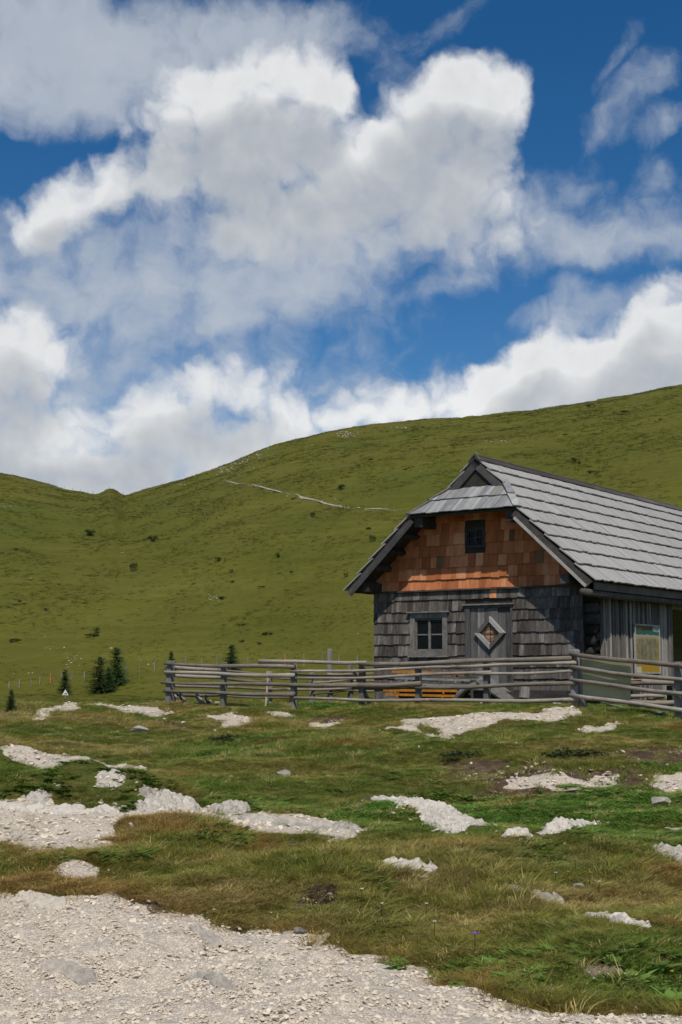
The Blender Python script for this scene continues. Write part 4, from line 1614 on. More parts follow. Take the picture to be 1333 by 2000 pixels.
outcrop([(283, 1586), (330, 1570), (392, 1580)], .26, .15, 'rounded white limestone boulder left of the centre foreground', 3)
outcrop([(405, 1580), (440, 1582), (470, 1590)], .20, .15, 'white limestone lump just right of the rounded boulder', 9)
outcrop([(468, 1598), (540, 1606), (620, 1612), (705, 1626)], .26, .07, 'long low white rock slab with gravel in the middle foreground', 15, jag=.6)
outcrop([(732, 1556), (800, 1568), (860, 1590), (885, 1628)], .30, .10, 'pale rock slab bending downhill below the gravel bank', 21)
outcrop([(860, 1590), (905, 1602), (930, 1612)], .20, .08, 'small knobbly rock joined to the bending slab', 25)
outcrop([(978, 1640), (1005, 1634), (1038, 1632)], .18, .09, 'squat pale rock left of the stone ridge on the lush patch', 27)
outcrop([(1055, 1632), (1090, 1622), (1130, 1612), (1170, 1604)], .14, .12, 'narrow white stone ridge rising to the right on lush grass', 33)
outcrop([(748, 1686), (800, 1688), (855, 1694)], .16, .06, 'flat white rock in the grass above the dark earth clod', 39)
outcrop([(980, 1736), (1030, 1750), (1105, 1762)], .14, .06, 'low white rock in the right foreground grass, upper one', 45)
outcrop([(1152, 1784), (1210, 1798), (1278, 1812)], .12, .06, 'low white rock in the right foreground grass, lower one', 51)
outcrop([(1290, 1650), (1330, 1672), (1370, 1690)], .22, .09, 'pale rocks at the right edge below the bare soil', 57)
outcrop([(272, 1552), (300, 1552), (322, 1560)], .16, .09, 'small white rock above the left boulder', 63)
outcrop([(190, 1514), (215, 1522), (242, 1531)], .18, .06, 'white rock at the foot of the left gravel track', 69)
outcrop([(62, 1552), (78, 1560), (95, 1566)], .16, .11, 'upright pale rock between the two left hummocks', 75)
outcrop([(1140, 1898), (1180, 1896), (1222, 1900)], .10, .05, 'grey earthy stone in tall grass at the lower right', 81, mat='earth_stone')
outcrop([(-40, 1572), (60, 1580), (150, 1586), (235, 1590)], .16, .10, 'broken white rock edge along the left gravel patch', 87)
o = outcrop([(588, 1744), (620, 1740), (656, 1746)], .13, .07, 'dark brown earth clod lying in the middle grass', 93, 'earth_clod', 'dung')
o['category'] = 'earth clod'
# bedrock ribs that break through the gravel path
for k, (pts, lab) in enumerate([
    ([(372, 1812), (405, 1828), (432, 1850)], 'grey bedrock rib in the gravel path, upper one'),
    ([(80, 1890), (125, 1892), (190, 1920)], 'grey bedrock rib in the gravel path, left one'),
    ([(370, 1900), (430, 1918), (480, 1938)], 'grey bedrock rib in the gravel path, lower middle one'),
    ([(20, 1752), (70, 1760), (125, 1772)], 'bluish bedrock rib at the upper left of the gravel path')]):
    outcrop(pts, .10, .075, lab, 120 + k * 6, 'bedrock_rib', 'rib', .02)

# soft stones under the fence
def stone_mesh(seed, n=16, flat=.6, r=1.0):
    rg = random.Random(seed)
    bm = bmesh.new()
    for i in range(n):
        v = Vector((rg.gauss(0, 1), rg.gauss(0, 1), rg.gauss(0, 1))).normalized() * rg.uniform(.8, 1.05)
        bm.verts.new((v.x * r, v.y * r * rg.uniform(.75, 1), v.z * r * flat))
    res = bmesh.ops.convex_hull(bm, input=list(bm.verts))
    bmesh.ops.delete(bm, geom=[g for g in res['geom_interior'] if isinstance(g, bmesh.types.BMVert)], context='VERTS')
    me = bpy.data.meshes.new('stone')
    bm.to_mesh(me)
    bm.free()
    return me


STONES = [stone_mesh(s, 13 + s % 4, .45 + .12 * (s % 3)) for s in range(7)]
for me_ in STONES:
    me_.materials.append(M['pebble'])
ROCKS = [stone_mesh(40 + s, 22, .55) for s in range(4)]
for me_ in ROCKS:
    me_.materials.append(M['rock'])
for k, (u, v, r, lab) in enumerate([
    (376, 1372, .17, 'brown rounded stone between the planks at the fence end'), (408, 1372, .10, 'flat pale stone right of the leaning planks'),
    (425, 1374, .08, 'small pale stone beside the second fence post'), (765, 1368, .14, 'pale stone under the bottom rail left of the benches'),
    (860, 1372, .12, 'grey stone under the bottom rail in front of the benches'), (1090, 1380, .13, 'pale stone at the foot of the fence near its corner'),
    (1275, 1385, .16, 'brownish stone under the right fence by the log pile'), (570, 1652, .035, 'single white pebble in the middle foreground grass'),
    (587, 1821, .05, 'white stone lying just above the gravel edge'), (1128, 1733, .05, 'white stone between the two low rocks at right'),
    (272, 1430, .16, 'flat white stone in the grass below the left scree'), (293, 1472, .07, 'small white stone right of the upper left gravel'),
    (555, 1516, .12, 'flat pink stone in the meadow left of centre'), (1290, 1570, .12, 'pale stone in the grass near the right edge')]):
    o = obj('stone', ROCKS[k % 4], None, loc=hit(u, v) + Vector((0, 0, r * .2)), rot=(random.uniform(-.2, .2), random.uniform(-.2, .2), random.uniform(0, 6)))
    o.scale = (r, r * .9, r * .8)
    tag(o, lab, 'stone')

# larger chips on the gravel, each a piece of the ground
cnt = 0
while cnt < 290:
    if cnt < 220:
        d_, az_ = random.uniform(5.3, 10), random.uniform(-.27, .22)
    else:
        d_, az_ = random.uniform(11, 25), random.uniform(-.27, .27)
    x_, y_ = d_ * math.sin(az_), d_ * math.cos(az_)
    if gravel_sd(np.array([x_]), np.array([y_]))[0] < .03:
        continue
    r = random.uniform(.015, .036) * (1 if cnt < 220 else 1.6)
    o = obj('stone', STONES[cnt % 7], None, ground, loc=(x_, y_, float(terrain(x_, y_)) + r * .1), rot=(random.uniform(-.4, .4), random.uniform(-.4, .4), random.uniform(0, 6)))
    o.scale = (r, r * random.uniform(.6, 1), r * random.uniform(.5, .9))
    cnt += 1


# ------------------------------------------------------------------ scattered stuff
def scatter(name, pts, rot, scl, tint, protos, pick, label):
    coll = bpy.data.collections.new(name + '_kinds')
    for i, me_ in enumerate(protos):
        po = bpy.data.objects.new('%s_kind_%02d' % (name, i), me_)
        coll.objects.link(po)
    me = bpy.data.meshes.new(name)
    n = len(pts)
    me.vertices.add(n)
    me.vertices.foreach_set('co', np.asarray(pts, np.float32).ravel())
    for nm, ty, arr, key in (('rot', 'FLOAT_VECTOR', rot, 'vector'), ('scl', 'FLOAT_VECTOR', scl, 'vector'), ('tint', 'FLOAT_COLOR', tint, 'color')):
        at = me.attributes.new(nm, ty, 'POINT')
        at.data.foreach_set(key, np.asarray(arr, np.float32).ravel())
    at = me.attributes.new('pick', 'INT', 'POINT')
    at.data.foreach_set('value', np.asarray(pick, np.int32))
    me.update()
    o = bpy.data.objects.new(name, me)
    COL.objects.link(o)
    ng = bpy.data.node_groups.new(name + '_nodes', 'GeometryNodeTree')
    ng.interface.new_socket('Geometry', in_out='INPUT', socket_type='NodeSocketGeometry')
    ng.interface.new_socket('Geometry', in_out='OUTPUT', socket_type='NodeSocketGeometry')
    nn, ll = ng.nodes, ng.links
    gi, go = nn.new('NodeGroupInput'), nn.new('NodeGroupOutput')
    ip = nn.new('GeometryNodeInstanceOnPoints')
    ci = nn.new('GeometryNodeCollectionInfo')
    ci.inputs['Collection'].default_value = coll
    ci.inputs['Separate Children'].default_value = True
    ci.inputs['Reset Children'].default_value = True

    def attr(nm, ty):
        a_ = nn.new('GeometryNodeInputNamedAttribute')
        a_.data_type = ty
        a_.inputs['Name'].default_value = nm
        return a_.outputs['Attribute']
    ll.new(gi.outputs[0], ip.inputs['Points'])
    ll.new(ci.outputs[0], ip.inputs['Instance'])
    ip.inputs['Pick Instance'].default_value = True
    ll.new(attr('pick', 'INT'), ip.inputs['Instance Index'])
    e2r = nn.new('FunctionNodeEulerToRotation')
    ll.new(attr('rot', 'FLOAT_VECTOR'), e2r.inputs[0])
    ll.new(e2r.outputs[0], ip.inputs['Rotation'])
    ll.new(attr('scl', 'FLOAT_VECTOR'), ip.inputs['Scale'])
    ll.new(ip.outputs[0], go.inputs[0])
    md = o.modifiers.new('scatter', 'NODES')
    md.node_group = ng
    tag(o, label, kind='stuff')
    return o


def polar(n, d0, d1, half, power=2.0):
    u = RNG.random(n)
    d = (d0 ** power + u * (d1 ** power - d0 ** power)) ** (1 / power)
    a = RNG.uniform(-half, half, n)
    return d * np.sin(a), d * np.cos(a), d


# gravel chips
gx1, gy1, gd1 = polar(95000, 4.6, 10.2, .42, 1.4)
gx2, gy2, gd2 = polar(110000, 10.2, 34, .40, 1.6)
rx_, ry_ = [], []
for P3, wd in FOOT:                     # rubble shed round every outcrop
    for a_, b__ in zip(P3, P3[1:]):
        m_ = int(70 * math.hypot(b__.x - a_.x, b__.y - a_.y) + 12)
        t = RNG.random(m_)
        q_ = RNG.normal(0, wd * 1.25, m_)
        e_ = math.hypot(b__.x - a_.x, b__.y - a_.y) + 1e-6
        rx_.append(a_.x + (b__.x - a_.x) * t - (b__.y - a_.y) / e_ * q_)
        ry_.append(a_.y + (b__.y - a_.y) * t + (b__.x - a_.x) / e_ * q_)
rx_, ry_ = np.concatenate(rx_), np.concatenate(ry_)
gxx, gyy = np.concatenate([gx1, gx2, rx_]), np.concatenate([gy1, gy2, ry_])
gdd = np.concatenate([gd1, gd2, np.hypot(rx_, ry_)])
sd_ = gravel_sd(gxx, gyy)
sd_[len(gx1) + len(gx2):] = 1.0
so_ = soil_sd(gxx, gyy)
keep = (sd_ > -.02 + .05 * RNG.random(len(sd_))) | ((so_ > .02) & (RNG.random(len(sd_)) < .14)) | (RNG.random(len(sd_)) < .003 + .10 * np.exp(np.minimum(sd_, 0) / .12))
gxx, gyy, gdd = gxx[keep], gyy[keep], gdd[keep]
n = len(gxx)
sz = .0038 + .018 * RNG.random(n) ** 4.5
sz = sz * np.where(gdd > 10, 2.0, 1.0)
print('chips', n)
rot = np.stack([RNG.uniform(-.5, .5, n), RNG.uniform(-.5, .5, n), RNG.uniform(0, 6.3, n)], 1)
scl = np.stack([sz, sz * RNG.uniform(.6, 1, n), sz * RNG.uniform(.5, 1, n)], 1)
scatter('gravel', np.stack([gxx, gyy, terrain(gxx, gyy) + sz * .15], 1), rot, scl, np.ones((n, 4)), STONES, RNG.integers(0, 7, n),
        'pale limestone gravel strewn over the path and worn patches')


# grass
def tuft(seed, blades, rad, hmin, hmax, width, bend, broad=False):
    rg = random.Random(seed)
    vs, fs, sh = [], [], []
    for i in range(blades):
        a = rg.uniform(0, 6.283)
        r = rad * math.sqrt(rg.random())
        bx, by = r * math.cos(a), r * math.sin(a)
        h = rg.uniform(hmin, hmax)
        out = rg.gauss(0, .5) + a
        lean = bend * rg.uniform(.2, 1.0) * h
        wx = .35 * bend * h                       # wind
        ox, oy = math.cos(out) * lean + wx, math.sin(out) * lean
        face = rg.uniform(0, 3.14)
        ww = width * rg.uniform(.7, 1.3)
        px, py = math.cos(face) * ww / 2, math.sin(face) * ww / 2
        b0 = len(vs)
        tone = rg.uniform(.75, 1.25)
        for t, k in ((0, .8), (.45, 1.0 if not broad else 1.6), (.8, .6 if not broad else 1.2)):
            cx, cy, cz = bx + ox * t * t, by + oy * t * t, h * (t - .12 * t * t * bend)
            vs += [(cx - px * k, cy - py * k, cz), (cx + px * k, cy + py * k, cz)]
            sh += [tone] * 2
        vs.append((bx + ox, by + oy, h * (1 - .2 * bend)))
        sh.append(tone * 1.1)
        fs += [(b0, b0 + 1, b0 + 3, b0 + 2), (b0 + 2, b0 + 3, b0 + 5, b0 + 4), (b0 + 4, b0 + 5, b0 + 6)]
    me = mesh(vs, fs, 'tuft')
    at = me.attributes.new('shade', 'FLOAT_COLOR', 'POINT')
    at.data.foreach_set('color', np.array([[s, s, s, 1] for s in sh], np.float32).ravel())
    me.materials.append(M['blade'])
    return me


WEED = tuft(9, 16, .05, .05, .12, .03, 1.3, True)
TUFTS = [tuft(1, 42, .07, .03, .075, .0045, .9), tuft(2, 42, .075, .03, .09, .004, 1.0), tuft(3, 36, .06, .05, .12, .0035, 1.1),
         tuft(4, 34, .06, .07, .17, .003, 1.2), tuft(5, 26, .07, .025, .055, .011, 1.0, True), WEED]
C_OL, C_GR, C_LU, C_DR, C_RU = (np.array(c) for c in ((.26, .245, .052), (.165, .210, .036), (.12, .245, .036), (.45, .35, .14), (.36, .19, .064)))

nx_, ny_, nd_ = [], [], []
for n, d0, d1, hw_ in ((30000, 6.5, 11, .31), (34000, 11, 17, .31), (30000, 17, 24, .31), (26000, 24, 38, .31), (22000, 5, 11, .62), (26000, 11, 17, .62), (26000, 17, 26, .62), (20000, 26, 40, .62)):
    a_, b__, c_ = polar(n, d0, d1, hw_)
    if hw_ > .4:                        # beyond the edges of the view the meadow goes on
        m_ = np.abs(np.arctan2(a_, b__)) > .31
        a_, b__, c_ = a_[m_], b__[m_], c_[m_]
    nx_.append(a_), ny_.append(b__), nd_.append(c_)
tx_, ty_, td_ = np.concatenate(nx_), np.concatenate(ny_), np.concatenate(nd_)
sd_, so_ = gravel_sd(tx_, ty_), soil_sd(tx_, ty_)
rr_ = RNG.random(len(tx_))
keep = (sd_ < .10 - .22 * rr_ ** .6) & ((so_ < 0) | (rr_ < .10)) | ((rr_ < .012) & (td_ > 10))
for P3, wd in FOOT:
    for a_, b__ in zip(P3, P3[1:]):
        ex, ey = b__.x - a_.x, b__.y - a_.y
        t = np.clip(((tx_ - a_.x) * ex + (ty_ - a_.y) * ey) / (ex * ex + ey * ey), 0, 1)
        keep &= np.hypot(tx_ - a_.x - t * ex, ty_ - a_.y - t * ey) > wd * (.7 + .45 * rr_)
        # shorter turf right in front so that the stone shows
# not inside the hut
cyaw, syaw = math.cos(HUT_YAW), math.sin(HUT_YAW)
lx_ = (tx_ - HUT.x) * cyaw + (ty_ - HUT.y) * syaw
ly_ = -(tx_ - HUT.x) * syaw + (ty_ - HUT.y) * cyaw
keep &= ~((lx_ > WL - .05) & (lx_ < .25) & (ly_ > -.05) & (ly_ < WLEN))
tx_, ty_, td_, sd_ = tx_[keep], ty_[keep], td_[keep], sd_[keep]
n = len(tx_)
print('tufts', n)
dr_, lu_ = dryness(tx_, ty_), lushness(tx_, ty_)
edge = np.exp(-np.maximum(-sd_, 0) / .22) * (td_ < 11)
red = np.clip(edge * .9 + np.maximum(fbm(tx_ / .8, ty_ / .6, 131, 3) - .18, 0) * 2.5, 0, 1)
col = C_GR + (C_OL - C_GR) * np.clip(dr_ * 2.2, 0, 1)[:, None]
col = col + (C_DR - col) * np.clip((dr_ - .42) * 1.8, 0, .8)[:, None]
col = col + (C_RU - col) * (red * .6)[:, None]
col = col + (C_LU - col) * np.clip(lu_ * (1 - red), 0, .9)[:, None]
jit = RNG.random(n)
strawm = jit < .045
col[strawm] = C_DR * 1.25
pick = np.where(lu_ > .45, RNG.choice([0, 1, 4], n), np.where(red > .4, RNG.choice([2, 3], n), RNG.choice([0, 1, 1, 2, 2, 3], n)))
pick[strawm] = 3
wd_ = (fbm(tx_ / .9, ty_ / .9, 181, 3) > .30) & (RNG.random(n) < .2) & (td_ < 15)
pick[wd_] = 5
col[wd_] = np.array([.15, .24, .045])
sc_ = RNG.uniform(.75, 1.25, n) * np.where(td_ > 24, 1.25, np.where(td_ > 17, 1.1, 1.0))
hk_ = .29 + .45 * sstep(fbm(tx_ / 1.1, ty_ / 1.1, 171, 3), .0, .5)
yard_ = np.exp(-np.maximum(0, np.abs(ly_[keep] + 1.2) - 1.2)) * (lx_[keep] > -9) * (lx_[keep] < 2)
scl = np.stack([sc_ * .85, sc_ * .85, sc_ * hk_ * RNG.uniform(.8, 1.15, n)], 1)
rot = np.stack([RNG.uniform(-.15, .15, n), RNG.uniform(-.15, .15, n), RNG.normal(.3, 1.6, n)], 1)
scatter('grass', np.stack([tx_, ty_, terrain(tx_, ty_) - .006], 1), rot, scl, np.hstack([col, np.ones((n, 1))]), TUFTS, pick,
        'short windblown alpine turf, green and rusty brown')

# far slope: coarse tussocks give the hillside its grain
hx1, hy1, hd1 = polar(36000, 38, 110, .42, 1.3)
hx2, hy2, hd2 = polar(100000, 90, 345, .42, 1.4)
hx_a, hy_a, hd_a = np.concatenate([hx1, hx2]), np.concatenate([hy1, hy2]), np.concatenate([hd1, hd2])
cl = fbm(hx_a / 5, hy_a / 9, 151, 4, .6)
keep = (cl + RNG.normal(0, .22, len(cl))) > -.02
hx_a, hy_a, hd_a, cl = hx_a[keep], hy_a[keep], hd_a[keep], cl[keep]
n = len(hx_a)
t_ = np.clip(.5 + 1.1 * fbm(hx_a / 30, hy_a / 40, 161, 3) + RNG.normal(0, .25, n), 0, 1)[:, None]
col = np.array([.080, .090, .015]) * (1 - t_) + np.array([.128, .124, .026]) * t_
dk = RNG.random(n) < .12
col[dk] = np.array([.055, .06, .016])
sc_ = RNG.uniform(1.3, 3.0, n) * np.clip(hd_a / 150, .5, 1.15)
scl = np.stack([sc_ * 1.5, sc_ * 1.5, sc_ * .75], 1)
rot = np.stack([np.zeros(n), np.zeros(n), RNG.uniform(0, 6.3, n)], 1)
scatter('hill_grass', np.stack([hx_a, hy_a, terrain(hx_a, hy_a) - .03], 1), rot, scl, np.hstack([col, np.ones((n, 1))]), TUFTS[:3], RNG.integers(0, 3, n),
        'tussocky grass covering the hillside')


ORD = ('first second third fourth fifth sixth seventh eighth ninth tenth eleventh twelfth thirteenth fourteenth fifteenth sixteenth seventeenth eighteenth '
       'nineteenth twentieth').split()


def ordinal(k):
    if k < 20:
        return ORD[k]
    return ('twenty-' if k < 29 else 'thirty-') + ORD[(k + 1) % 10 - 1] if (k + 1) % 10 else ('thirtieth' if k == 29 else 'fortieth')


def rank(vals, i):
    return sorted(range(len(vals)), key=lambda j: vals[j]).index(i)


# ------------------------------------------------------------------ spruces and shrubs
def spruce_meshes(h, seed, width=.36):
    rg = random.Random(seed)
    tr = MB().log([(0, 0, -.15), (.01, 0, h * .5), (0, .01, h * .98)], [h * .022, h * .014, h * .003], 7)
    vs, fs = [], []
    z = .05 * h
    while z < h * .97:
        k = 1 - z / h
        L = h * width * (k ** .62) + .02 * h
        nb = max(6, int(13 * k + 6))
        for b_ in range(nb):
            a = rg.uniform(0, 6.283)
            Lb = L * rg.uniform(.6, 1.1)
            droop = rg.uniform(-.35, .12) if k > .25 else rg.uniform(.0, .8)
            ca, sa = math.cos(a), math.sin(a)
            m_ = max(4, int(11 * Lb / (h * width)) + 3)
            for i in range(m_):
                t = (i + rg.random()) / m_
                r = Lb * t
                zz = z + droop * r * .7 + .10 * r * t + rg.uniform(-.012, .012) * h
                sw = h * .05 * (1.1 - .6 * t) * rg.uniform(.7, 1.3)
                for sgn in (-1, 1):
                    ang = a + sgn * rg.uniform(.5, 1.1)
                    dx_, dy_ = math.cos(ang) * sw, math.sin(ang) * sw
                    wx, wy = -math.sin(ang) * sw * .26, math.cos(ang) * sw * .26
                    b0 = len(vs)
                    ox, oy = ca * r, sa * r
                    dz_ = rg.uniform(-.5, .3) * sw
                    vs += [(ox - wx * .4, oy - wy * .4, zz), (ox + dx_ * .6 + wx, oy + dy_ * .6 + wy, zz + dz_ * .5 + sw * .12),
                           (ox + dx_, oy + dy_, zz + dz_), (ox + dx_ * .6 - wx, oy + dy_ * .6 - wy, zz + dz_ * .5 - sw * .12)]
                    fs.append((b0, b0 + 1, b0 + 2, b0 + 3))
        z += h * rg.uniform(.028, .045)
    return mesh(tr.v, tr.f, 'trunk'), mesh(vs, fs, 'crown')


def spruce(u, vtop, vfoot, label, seed, width=.36, grp='young spruces at the foot of the slope', dist=None):
    p = hit(u, vfoot)
    if dist:
        p = gpt(u, dist)
    h = (vfoot - vtop) / F * math.hypot(p.x, p.y) * 1.06
    if dist:
        h = max(.4, at_depth(u, vtop, dist).z - p.z)
    t = empty('spruce_tree', p)
    tag(t, label, 'tree', grp)
    a, c = spruce_meshes(h, seed, width)
    obj('trunk', a, M['bark'], t)
    obj('crown', c, M['needle'], t)
    return t


spruce(228, 1268, 1338, 'tallest dark spruce of the pair beside the left scree', 1, .44)
spruce(196, 1288, 1352, 'broad bushy spruce leaning on the tallest one at left', 2, .58)
spruce(213, 1306, 1350, 'low spruce squeezed between the two large ones', 3, .5)
spruce(127, 1310, 1356, 'slender spruce directly behind the triangular sign', 4, .42)
spruce(22, 1350, 1391, 'small spruce standing alone at the left picture edge', 5, .33)
spruce(453, 1262, 1318, 'dark spruce showing above the front log fence', 6, .5)
spruce(335, 1274, 1312, 'small spruce behind the left end of the log fence', 7, .40)
spruce(575, 1350, 1378, 'dwarf spruce in the yard grass behind the front fence', 8, .4, 'young spruces in the yard', 29.0)


def shrub_mesh(seed, flat):
    rg = random.Random(seed)
    vs, fs = [], []
    clumps = [(rg.uniform(-.45, .45), rg.uniform(-.35, .35), rg.uniform(.1, .55), rg.uniform(.18, .38)) for _ in range(8)]
    for (cx, cy, cz, cr) in clumps:
        for i in range(80):
            d = Vector((rg.gauss(0, 1), rg.gauss(0, 1), rg.gauss(0, 1))).normalized() * cr * rg.uniform(.4, 1.1)
            p = Vector((cx, cy, cz * flat)) + Vector((d.x, d.y, abs(d.z) * flat if rg.random() < .7 else d.z * flat))
            a = Vector((rg.gauss(0, 1), rg.gauss(0, 1), rg.gauss(0, 1) + .6)).normalized() * rg.uniform(.05, .12)
            s = a.cross(Vector((rg.gauss(0, 1), rg.gauss(0, 1), rg.gauss(0, 1)))).normalized() * .03
            b0 = len(vs)
            vs += [p - s, p + a * .6 + s, p + a, p + a * .5 - s * 1.4]
            fs.append((b0, b0 + 1, b0 + 2, b0 + 3))
    me = mesh(vs, fs, 'shrub')
    me.materials.append(M['shrub'])
    return me


SHR = [shrub_mesh(1, 1.0), shrub_mesh(2, .55), shrub_mesh(3, 1.4)]
SHRUBS = [(180, 1047, 22, 0), (298, 1060, 22, 0), (262, 1116, 18, 2), (428, 1096, 14, 0), (543, 1090, 10, 2), (452, 1119, 8, 2), (453, 1139, 10, 0), (512, 1148, 12, 1),
          (570, 1119, 7, 0), (676, 1127, 9, 2), (433, 1170, 16, 1), (181, 1244, 22, 1), (188, 1238, 14, 2), (30, 1253, 18, 1), (32, 1076, 10, 0), (92, 1193, 10, 0), (522, 1240, 18, 1),
          (472, 1255, 10, 0), (473, 1222, 12, 1), (507, 1258, 12, 1), (664, 957, 18, 0), (612, 1011, 12, 2), (728, 1058, 14, 2), (720, 1034, 12, 1), (726, 899, 10, 1),
          (792, 918, 7, 1), (1125, 903, 16, 0), (1131, 907, 9, 0), (1154, 924, 16, 1), (700, 910, 8, 1), (40, 1176, 8, 0), (575, 975, 10, 1), (1150, 795, 10, 0), (1220, 806, 14, 1), (1290, 822, 8, 0), (1105, 850, 9, 1)]
for k, (u, v, wpx, kind) in enumerate(SHRUBS):
    p = hit(u, v)
    s = wpx / F * math.hypot(p.x, p.y) * .95
    o = obj('hill_shrub', SHR[kind], None, loc=p, rot=(0, 0, k * 1.7))
    o.scale = (s, s, s * (.8 if kind != 2 else .9))
    us = [t[0] for t in SHRUBS if t[3] == kind]
    tag(o, '%s %s shrub on the green slope, %s from the left of its kind' % ('larger' if wpx > 13 else 'small', ['dark round', 'low flat', 'upright dark'][kind], ordinal(rank(us, us.index(u)))),
        'shrub', ['round shrubs on the hillside', 'flat shrubs on the hillside', 'upright shrubs on the hillside'][kind])
for (u, v, r, lab) in ((455, 1446, .34, 'dark green low juniper cushion in the left middle meadow'), (1120, 1480, .4, 'dark grassy cushion on the bank above the bare soil'),
                       (905, 1478, .3, 'smaller dark cushion at the left end of the soil bank')):
    p = hit(u, v)
    o = obj('juniper_cushion', SHR[1], None, loc=p - Vector((0, 0, .02)))
    o.scale = (r * 1.5, r, r * .7)
    tag(o, lab, 'shrub')

# ------------------------------------------------------------------ far fence posts, sign, scree, rocks, trail
WIRE = [(18, 1331, 1344), (38, 1327, 1343), (61, 1327, 1341), (78, 1322, 1337), (120, 1312, 1332), (141, 1311, 1326), (165, 1311, 1326), (247, 1302, 1318), (273, 1298, 1318),
                    (302, 1291, 1312), (362, 1284, 1306), (394, 1288, 1308), (424, 1279, 1302), (484, 1283, 1303), (594, 1277, 1300), (630, 1272, 1298), (662, 1279, 1298), (698, 1280, 1300)]
for k, (u, vt, vf) in enumerate(WIRE):
    p = hit(u, vf)
    dd = math.hypot(p.x, p.y)
    h = (vf - vt) / F * dd
    o = MB().log([(0, 0, -.2), (0, 0, h * .6), (random.uniform(-.04, .04), 0, h)], [.055, .05, .045], 7, .08).build('fence_post', M['far_post'], loc=p)
    tag(o, 'thin grey wire fence post at the foot of the slope, %s from the left' % ordinal(k), 'fence post', 'wire fence posts at the foot of the slope')
for (u, vt, vf, lab) in ((99, 1316, 1335, 'orange marker post in the row of grey posts at left'), (557, 1278, 1298, 'small orange topped marker behind the long fence log')):
    p = hit(u, vf)
    h = (vf - vt) / F * math.hypot(p.x, p.y)
    o = MB().box(-.05, .05, -.05, .05, -.2, h).build('marker_post', M['orange_mark'], loc=p)
    tag(o, lab, 'marker post')
for k, (u, v) in enumerate(((24, 930), (34, 933), (50, 938), (97, 951), (112, 953), (126, 955), (142, 958), (158, 961), (172, 963), (182, 963), (214, 955), (241, 966))):
    p = hit(u, v + 2)
    o = MB().log([(0, 0, -.3), (0, 0, .9)], [.05, .045], 6).build('ridge_post', M['far_post'], loc=p)
    tag(o, 'tiny fence post on the left skyline ridge, %s from the left' % ordinal(k), 'fence post', 'fence posts along the left ridge')

p = hit(128, 1366)
dd = math.hypot(p.x, p.y)
k = dd / F
sg = empty('warning_sign', p)
tag(sg, 'white triangular warning sign with black slope symbol by the left scree', 'sign')
MB().log([(0, 0, -.2), (0, 0, 9 * k)], [.03, .03], 8).build('pole', M['far_post'], sg)
tri_ = [(-6.3 * k, 8 * k), (6.3 * k, 8 * k), (0, 19 * k)]
MB().prism(tri_, Vector((0, -.05, 0)), X, Z, -Y, lambda v: .01, .02).build('plate', M['white_paint'], sg)
MB().prism([(-3.2 * k, 9.8 * k), (3.3 * k, 9.8 * k), (2.4 * k, 12.6 * k)], Vector((0, -.065, 0)), X, Z, -Y, lambda v: .006, .01).build('slope_symbol', M['black_paint'], sg)

def add_stone(mb, c_, s):
    me_ = STONES[random.randrange(7)]
    a_ = random.uniform(0, 6.3)
    ca, sa = math.cos(a_) * s, math.sin(a_) * s
    mb.add([(c_.x + v.co.x * ca - v.co.y * sa, c_.y + v.co.x * sa + v.co.y * ca, c_.z + v.co.z * s * .8) for v in me_.vertices], [tuple(p.vertices) for p in me_.polygons])


# trail cut across the slope
TR = [(436, 938), (447, 941), (462, 945), (478, 946.5), (492, 947), (508, 951), (524, 956), (545, 961), (562, 964), (580, 965), (588, 972), (604, 975), (620, 978), (632, 983), (650, 987), (668, 990), (690, 992), (715, 994), (735, 995), (760, 996), (790, 996)]
TWD = [1, 3.4, 2.6, .4, .4, 2.6, 3.4, 3.4, .5, .5, 6, 4.2, .8, 4.4, 3.4, 1.6, .4, .5, 2.2, .8, .3]
mb = MB()
vs = []
for (u, v), w_ in zip(TR, TWD):
    c_ = hit(u, v)
    kx = math.hypot(c_.x, c_.y) / F
    for dv in (w_ * .36, -w_ * .36):
        q_ = hit(u + random.uniform(-1, 1), v + dv + random.uniform(-.5, .5))
        vs.append(q_ + Vector((0, 0, .08)))
fs = [(2 * i, 2 * i + 2, 2 * i + 3, 2 * i + 1) for i in range(len(TR) - 1) if TWD[i] + TWD[i + 1] > 2.6]
trail = mb.add(vs, fs).build('trail', M['earth_path'])
tag(trail, 'narrow pale footpath crossing the upper slope', kind='structure')
mb = MB()
for i in range(230):
    k = random.randrange(len(TR) - 1)
    t = random.random()
    u, v = TR[k][0] + (TR[k + 1][0] - TR[k][0]) * t, TR[k][1] + (TR[k + 1][1] - TR[k][1]) * t + random.gauss(0, 1.6)
    c_ = hit(u, v)
    s = random.uniform(.05, .20)
    add_stone(mb, c_, s)
tag(mb.build('trail_rubble', M['far_rock']), 'loose pale rubble along the footpath on the slope', kind='stuff')
# scree patches near the skyline
mb = MB()
for (u0, v0, su, sv, cnt_) in ((455, 905, 22, 7, 150), (430, 917, 10, 5, 40), (500, 884, 18, 4, 50), (682, 848, 12, 4, 70), (787, 836, 8, 2, 22), (415, 1168, 10, 3, 22), (15, 988, 14, 3, 40),
                            (345, 945, 6, 1.5, 16), (100, 1265, 14, 4, 8), (135, 1285, 12, 4, 12), (50, 1318, 14, 4, 6), (140, 1297, 14, 3, 10), (965, 860, 14, 4, 16), (280, 1290, 12, 4, 8)):
    for i in range(cnt_):
        c_ = hit(u0 + random.gauss(0, su), v0 + random.gauss(0, sv) - (.32 * random.gauss(0, su) if v0 < 920 and u0 < 600 else 0))
        s = random.uniform(.07, .34) * (1 if v0 < 950 else .5)
        add_stone(mb, c_, s)
tag(mb.build('scree', M['far_rock']), 'patches of pale scree on the hillside', kind='stuff')
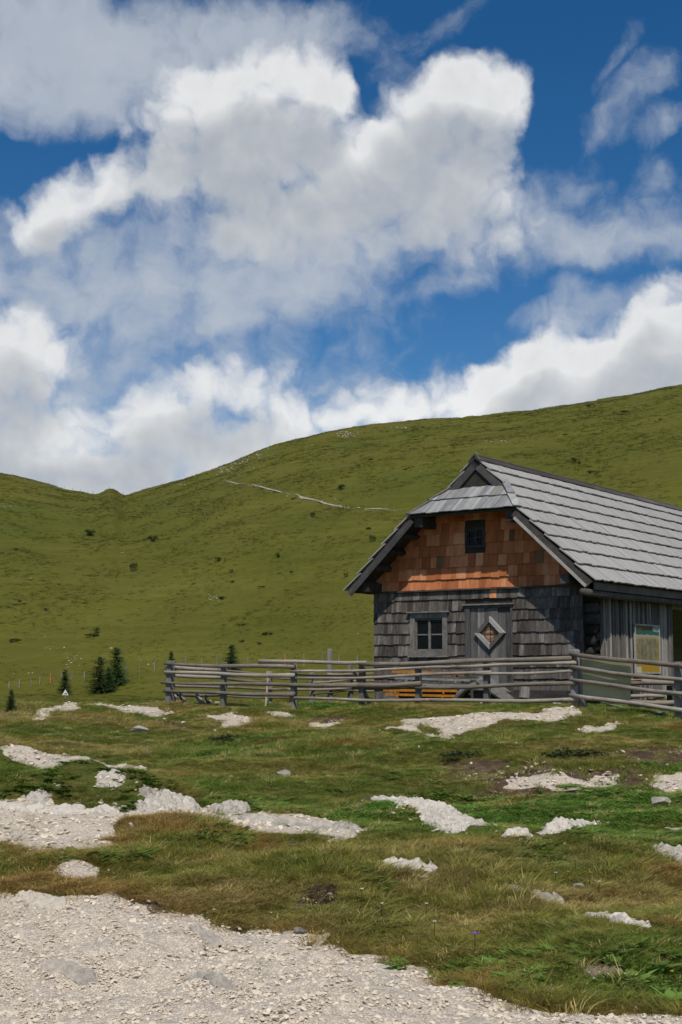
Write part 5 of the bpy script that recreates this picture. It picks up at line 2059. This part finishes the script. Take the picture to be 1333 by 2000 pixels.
HROCK = [(400, 995, 5), (465, 1012, 5), (345, 1040, 4), (428, 1012, 3), (240, 1080, 6), (88, 1243, 5), (218, 1266, 5), (620, 1020, 4), (555, 1031, 3), (610, 870, 4), (700, 845, 4),
                                (605, 1012, 5), (640, 1000, 4), (820, 921, 6), (978, 824, 6), (655, 975, 4), (700, 1238, 5), (690, 1150, 4), (745, 815, 3), (720, 843, 3), (1010, 835, 3), (885, 838, 4), (950, 872, 4),
                                (330, 1168, 4), (380, 1085, 3), (270, 990, 3), (150, 1010, 3), (60, 1130, 4), (500, 1110, 3), (578, 1200, 3), (1190, 890, 3), (1250, 870, 4), (1310, 930, 3)]
for k, (u, v, w_) in enumerate(HROCK):
    p = hit(u, v)
    s = w_ / F * math.hypot(p.x, p.y) * .8
    o = obj('hill_rock', ROCKS[k % 4], None, loc=p, rot=(0, 0, k * 2.1))
    o.scale = (s, s * .8, s * .55)
    tag(o, 'small pale rock on the open green hillside, %s from the left' % ordinal(rank([t[0] for t in HROCK], k)), 'rock', 'pale rocks on the hillside')

# ------------------------------------------------------------------ flowers
def flower(u, v, r, mat, label, h=.09, grp=None):
    p = hit(u, v)
    t = empty('flower', p)
    tag(t, label, 'flower', grp)
    MB().log([(0, 0, -.02), (.005, 0, h)], [.002, .0018], 5).build('stem', M['shrub'], t)
    mb = MB()
    for k in range(6):
        a = k * math.pi / 3
        ca, sa = math.cos(a), math.sin(a)
        mb.add([(.005, 0, h), (.005 + ca * r - sa * r * .35, -.3 * r + sa * r + ca * r * .35, h + r * .55), (.005 + ca * r * 1.25, sa * r * 1.25 - .3 * r, h + r * .7),
                (.005 + ca * r + sa * r * .35, sa * r - ca * r * .35 - .3 * r, h + r * .55)], [(0, 1, 2, 3)])
    mb.build('petals', M[mat], t)


M['violet'] = plain('violet_petal', (.16, .07, .60), .7, .2, .1)
M['yellow'] = plain('yellow_petal', (.75, .42, .02), .7, .2, .1)
flower(927, 1862, .018, 'violet', 'single violet flower above the gravel edge', .10)
for k, (u, v) in enumerate(((706, 1766), (745, 1795), (832, 1795), (848, 1832), (1085, 1732), (1170, 1750))):
    flower(u, v, .011, 'white_paint', 'small white flower head in the foreground grass, %s from the left' % ordinal(k), .09, 'white flowers in the grass')
for k, (u, v) in enumerate(((818, 1545), (1110, 1730), (1124, 1705), (1152, 1731), (1260, 1712), (1312, 1935))):
    flower(u, v, .009, 'yellow', 'small orange yellow flower in the foreground grass, %s from the left' % ordinal(k), .09, 'yellow flowers in the grass')
